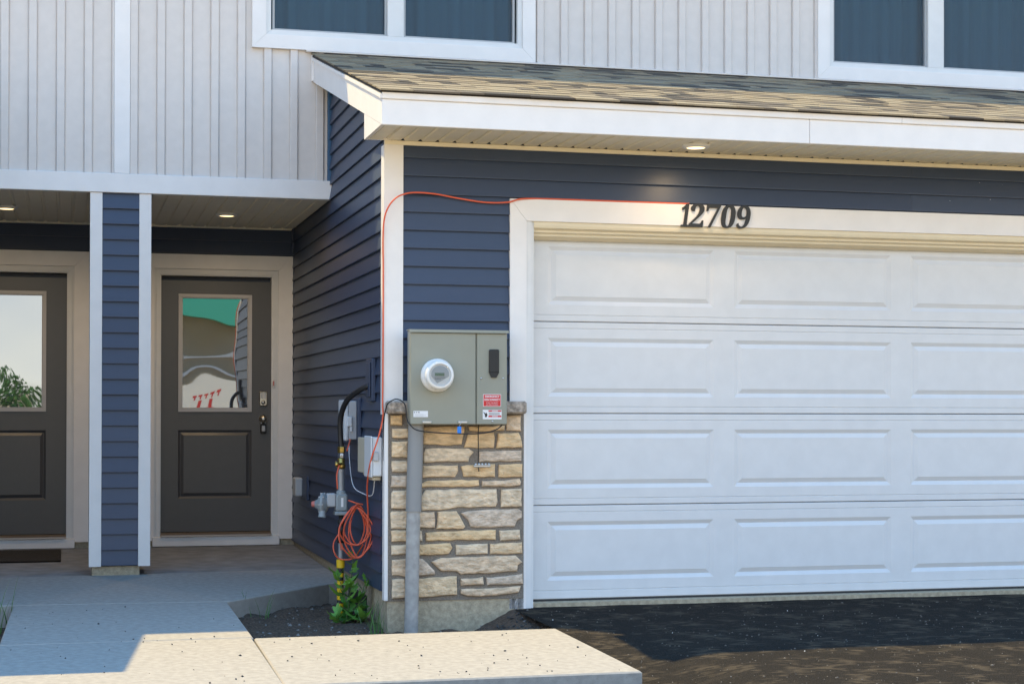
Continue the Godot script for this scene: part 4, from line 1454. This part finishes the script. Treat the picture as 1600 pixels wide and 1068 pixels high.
	for i in 6:
		var w := 0.045 + 0.012 * i
		var low := 0.30 - 0.025 * ((i * 3) % 6)
		var cxx := -1.165 - 0.006 * i + 0.012 * (i % 2)
		var cz := -0.44 + 0.012 * i
		var pts := []
		for k in 15:
			var a := TAU * k / 14.0
			var yy := lerpf(low, 0.535 - 0.008 * (i % 3), 0.5 + 0.5 * cos(a))
			var pinch := 0.35 + 0.65 * clampf((0.54 - yy) / 0.14, 0.0, 1.0) if i % 2 == 0 else 0.55 + 0.45 * sin(clampf((0.54 - yy) / 0.36, 0.0, 1.0) * PI)
			pts.append(Vector3(cxx + sin(a) * w * pinch, yy, cz + 0.02 * sin(a * 2.0 + i)))
		st = surf()
		tube(st, curve(pts, 4), 0.0048, 7)
		obj("coil_loop", st, "orange", oc)
	st = surf()
	tube(st, curve([Vector3(gx + 0.03, 0.845, gz + 0.03), Vector3(gx + 0.06, 0.90, gz - 0.05), Vector3(-1.155, 0.905, -0.80)], 6), 0.0048, 7)
	tube(st, curve([Vector3(gx - 0.02, 0.76, gz + 0.055), Vector3(gx - 0.035, 0.70, gz + 0.06), Vector3(gx - 0.03, 0.62, gz + 0.055)], 6), 0.0048, 7)
	tube(st, curve([Vector3(gx + 0.04, 0.55, gz + 0.03), Vector3(gx + 0.08, 0.535, gz + 0.10), Vector3(-1.14, 0.535, -0.42)], 6), 0.0048, 7)
	tube(st, curve([Vector3(gx - 0.012, 0.36, gz + 0.03), Vector3(gx - 0.05, 0.30, gz + 0.04), Vector3(gx - 0.045, 0.24, gz + 0.05), Vector3(gx - 0.01, 0.205, gz + 0.05), Vector3(gx + 0.06, 0.215, gz + 0.10), Vector3(-1.13, 0.30, -0.44)], 6), 0.0048, 7)
	obj("loose_end", st, "orange", oc)

# ------------------------------------------------------------------ small things
func build_small_things() -> void:
	# house number
	var x := 0.662
	var widths := [0.058, 0.092, 0.092, 0.092, 0.088]
	var names := ["one", "two", "seven", "zero", "nine"]
	for i in 5:
		var d := thing("house_number_digit", "black house number %s on the white garage header" % names[i], "house number", "house number digits above the garage door")
		var o := text("numeral", "12709"[i], 0.175, Vector3.ZERO, "digit_black", d, 0.0, true, true, 0.012)
		var box_ := (o.mesh as TextMesh).get_aabb()
		var sx: float = widths[i] * 0.93 / box_.size.x
		var sy := 0.137 / box_.size.y
		var mid := box_.get_center()
		# leaning numerals
		o.transform = Transform3D(Basis(Vector3(sx, 0, 0), Vector3(0.16, sy, 0), Vector3(0, 0, 1)), Vector3(x + widths[i] / 2.0, 2.2275, 0.0375)) * Transform3D(Basis.IDENTITY, -mid)
		x += widths[i] + (0.006 if i > 0 else -0.004)
	# lockbox on the door knob
	var lb := thing("lockbox", "black realtor lockbox hanging from the entry door knob", "lockbox")
	var st := surf()
	soft_box(st, -1.343, -1.298, 0.902, 0.978, DOORWALL - 0.006, DOORWALL + 0.028, 0.006)
	obj("case", st, "black_plastic", lb)
	st = surf()
	tube(st, curve([Vector3(-1.336, 0.976, DOORWALL + 0.012), Vector3(-1.336, 1.02, DOORWALL + 0.014), Vector3(-1.3205, 1.037, DOORWALL + 0.014), Vector3(-1.305, 1.02, DOORWALL + 0.014), Vector3(-1.305, 0.976, DOORWALL + 0.012)], 5), 0.004, 8)
	obj("shackle", st, "steel", lb)
	st = surf()
	soft_box(st, -1.334, -1.307, 0.92, 0.962, DOORWALL + 0.0282, DOORWALL + 0.031, 0.001)
	obj("dial", st, "box_grey", lb)
	# doormat of the neighbour
	var mat_ := thing("doormat", "worn brown doormat in front of the left entry door", "doormat")
	st = surf()
	soft_box(st, -3.62, -2.845, 0.0, 0.012, 0.0, 0.80, 0.004, Transform3D(Basis(Vector3(1, 0, 0), Vector3(0, 1, 0), Vector3(0, -0.0167, 1)), Vector3(0, walk_height(-3.78), -3.78)))
	obj("pad", st, "doormat", mat_)
	plant()
	grass("grass", "grass blades growing beside the corner of the foundation", Vector3(-1.08, -0.2, -0.05), 26, 0.10, 0.22)
	grass("grass", "few grass blades at the edge of the landing slab", Vector3(-1.72, -0.17, -0.72), 8, 0.08, 0.2)
	grass("grass", "tall grass growing left of the walkway slabs", Vector3(-3.25, -0.17, -0.45), 30, 0.14, 0.32)

func grass(called: String, label: String, at: Vector3, count: int, spread: float, tall: float) -> void:
	var st := surf()
	for i in count:
		var p := at + Vector3(rng.randf_range(-spread, spread), 0, rng.randf_range(-spread, spread))
		if absf(at.x + 1.08) < 0.01:
			p = Vector3(rng.randf_range(-1.17, -1.085), -0.2, rng.randf_range(-0.3, 0.25))
		var h := tall * rng.randf_range(0.5, 1.1)
		var lean := Vector3(rng.randf_range(-0.4, 0.4), 0, rng.randf_range(-0.4, 0.4)) * h
		var side := Vector3(rng.randf_range(-1, 1), 0, rng.randf_range(-0.4, 0.4)).normalized() * 0.004
		var last := [p - side, p + side]
		for k in range(1, 5):
			var f := k / 4.0
			var c := p + Vector3(0, h * f, 0) + lean * f * f
			var w := side * (1.0 - f * 0.92)
			quad(st, last[0], last[1], c + w, c - w)
			last = [c - w, c + w]
	var o := obj(numbered(called), st, "grass_blade", self)
	o.set_meta("label", label)
	o.set_meta("category", "grass")
	o.set_meta("kind", "stuff")

# one lobed leaf along +y, blade in the xy plane, length 1
func leaf_mesh(kind: int) -> ArrayMesh:
	var key := "leaf %d" % kind
	if shared.has(key):
		return shared[key]
	var half := [[0.0, 0.0], [0.06, 0.10], [0.20, 0.18], [0.36, 0.40], [0.20, 0.36], [0.15, 0.44], [0.26, 0.62], [0.30, 0.78], [0.16, 0.68], [0.11, 0.76], [0.08, 0.90], [0.0, 1.0]]
	if kind % 2 == 1:
		half = [[0.0, 0.0], [0.08, 0.12], [0.17, 0.28], [0.20, 0.42], [0.14, 0.44], [0.17, 0.58], [0.10, 0.62], [0.12, 0.76], [0.05, 0.84], [0.0, 1.0]]
	var st := surf()
	for s in [-1.0, 1.0]:
		for i in half.size() - 1:
			var a := Vector3(0, half[i][1], 0)
			var b := Vector3(0, half[i + 1][1], 0)
			var c := Vector3(s * half[i + 1][0], half[i + 1][1] + 0.02, 0.10 * half[i + 1][0])
			var d := Vector3(s * half[i][0], half[i][1], 0.10 * half[i][0])
			for v in [a, b, c, d]:
				pass
			var bend := func(p: Vector3) -> Vector3: return p + Vector3(0, 0, -0.35 * p.y * p.y)
			if s < 0.0:
				quad(st, bend.call(a), bend.call(b), bend.call(c), bend.call(d))
			else:
				quad(st, bend.call(d), bend.call(c), bend.call(b), bend.call(a))
	shared[key] = done(st, "leaf" if kind < 2 else "leaf_young")
	return shared[key]

func plant() -> void:
	var p := thing("weed_plant", "leafy green weed growing around the yellow taped gas riser", "plant")
	var stems := [
		[Vector3(-1.235, -0.19, -0.42), Vector3(-1.205, 0.02, -0.45), Vector3(-1.185, 0.22, -0.47)],
		[Vector3(-1.230, -0.19, -0.40), Vector3(-1.24, -0.02, -0.40), Vector3(-1.29, 0.14, -0.40)],
		[Vector3(-1.215, -0.19, -0.42), Vector3(-1.17, -0.08, -0.42), Vector3(-1.115, 0.09, -0.43)],
		[Vector3(-1.235, -0.19, -0.38), Vector3(-1.28, -0.14, -0.33), Vector3(-1.32, -0.10, -0.30)],
		[Vector3(-1.215, -0.19, -0.38), Vector3(-1.18, -0.13, -0.30), Vector3(-1.15, -0.10, -0.24)]]
	for s in stems.size():
		var pts := curve(stems[s], 8)
		var st := surf()
		tube(st, pts, 0.005, 7, 0.002)
		obj("stem", st, "stem", p)
		var count := 15 if s < 3 else 10
		for i in count:
			var f := 0.25 + 0.75 * float(i) / (count - 1)
			var at: Vector3 = pts[mini(int(f * (pts.size() - 1)), pts.size() - 1)]
			var turn := i * 2.4 + s
			var out := Vector3(cos(turn), rng.randf_range(0.05, 0.75) * (0.4 + f), sin(turn) * 0.9).normalized()
			var l := rng.randf_range(0.06, 0.135) * (1.15 - 0.35 * f)
			var side := out.cross(Vector3.UP).normalized()
			var face := side.cross(out)
			var b := Basis(side, out, -face) * Basis(Vector3.UP, rng.randf_range(-0.5, 0.5))
			put(leaf_mesh(rng.randi_range(0, 1) + (2 if f > 0.5 else 0)), "leaf", p, Transform3D(b.scaled_local(Vector3(l, l, l)), at))

# ------------------------------------------------------------------ across the street, seen only as reflections in the door glass
func build_street() -> void:
	var st := surf()
	var h := thing("house", "tan house across the street with green roof, mirrored in the entry door glass", "house")
	box(st, -0.6, 14.0, -0.5, 3.7, 30.0, 38.0)
	obj("wall", st, "tan_wall", h)
	st = surf()
	prism(st, [[29.2, 3.7], [34.0, 5.9], [38.8, 3.7]], -1.2, 14.6, Transform3D(Basis(Vector3(0, 0, 1), Vector3(0, 1, 0), Vector3(1, 0, 0)), Vector3.ZERO))
	obj("roof", st, "green_roof", h)
	for y in [1.95, 2.5]:
		block(h, "trim_board", -0.62, 14.02, y, y + 0.09, 29.94, 29.995, "street_white")
	var s := thing("banner", "white banner with red print across the street, mirrored in the entry door glass", "banner")
	block(s, "sheet", -0.4, 2.6, 0.35, 1.72, 27.98, 28.0, "street_white")
	for x in [-0.4, 2.54]:
		block(s, "post", x, x + 0.06, -0.5, 1.8, 28.001, 28.05, "bark")
	st = surf()
	for i in 5:
		box(st, 0.15 + i * 0.22, 0.30 + i * 0.22, 1.32, 1.40, 27.972, 27.979)
		box(st, 0.22 + i * 0.22, 0.27 + i * 0.22, 1.18, 1.32, 27.972, 27.979)
	for i in 2:
		box(st, 0.35 + i * 0.42, 0.62 + i * 0.42, 0.62, 0.70, 27.972, 27.979)
		box(st, 0.42 + i * 0.42, 0.54 + i * 0.42, 0.70, 1.12, 27.972, 27.979)
	obj("red_print", st, "red_print", s)
	for i in 5:
		var b := thing("bush", "green bush across the street, %s from the tan house, mirrored in the left door glass" % ["first", "second", "third", "fourth", "fifth"][i], "bush", "bushes across the street")
		var at := Vector3(-3.0 - i * 1.25, -0.46, 27.5 + (i % 2) * 1.2)
		var tall := 1.75 + 0.25 * ((i * 2) % 3)
		st = surf()
		tube(st, [at, at + Vector3(0.05, tall * 0.7, 0)], 0.05, 8, 0.02)
		obj("trunk", st, "bark", b)
		st = surf()
		for k in 2600:
			var d := Vector3(rng.randf_range(-1, 1), rng.randf_range(-1, 1), rng.randf_range(-1, 1))
			if d.length() > 1.0:
				continue
			var c := at + Vector3(d.x * 0.85, tall * 0.58 + d.y * tall * 0.5, d.z * 0.8)
			var e := Basis.from_euler(Vector3(rng.randf() * TAU, rng.randf() * TAU, rng.randf() * TAU)) * Vector3(0.09, 0, 0)
			var f := Basis.from_euler(Vector3(rng.randf() * TAU, rng.randf() * TAU, 0)) * Vector3(0, 0.05, 0)
			quad(st, c - e, c - f, c + e, c + f)
		obj("crown", st, "leaf", b)
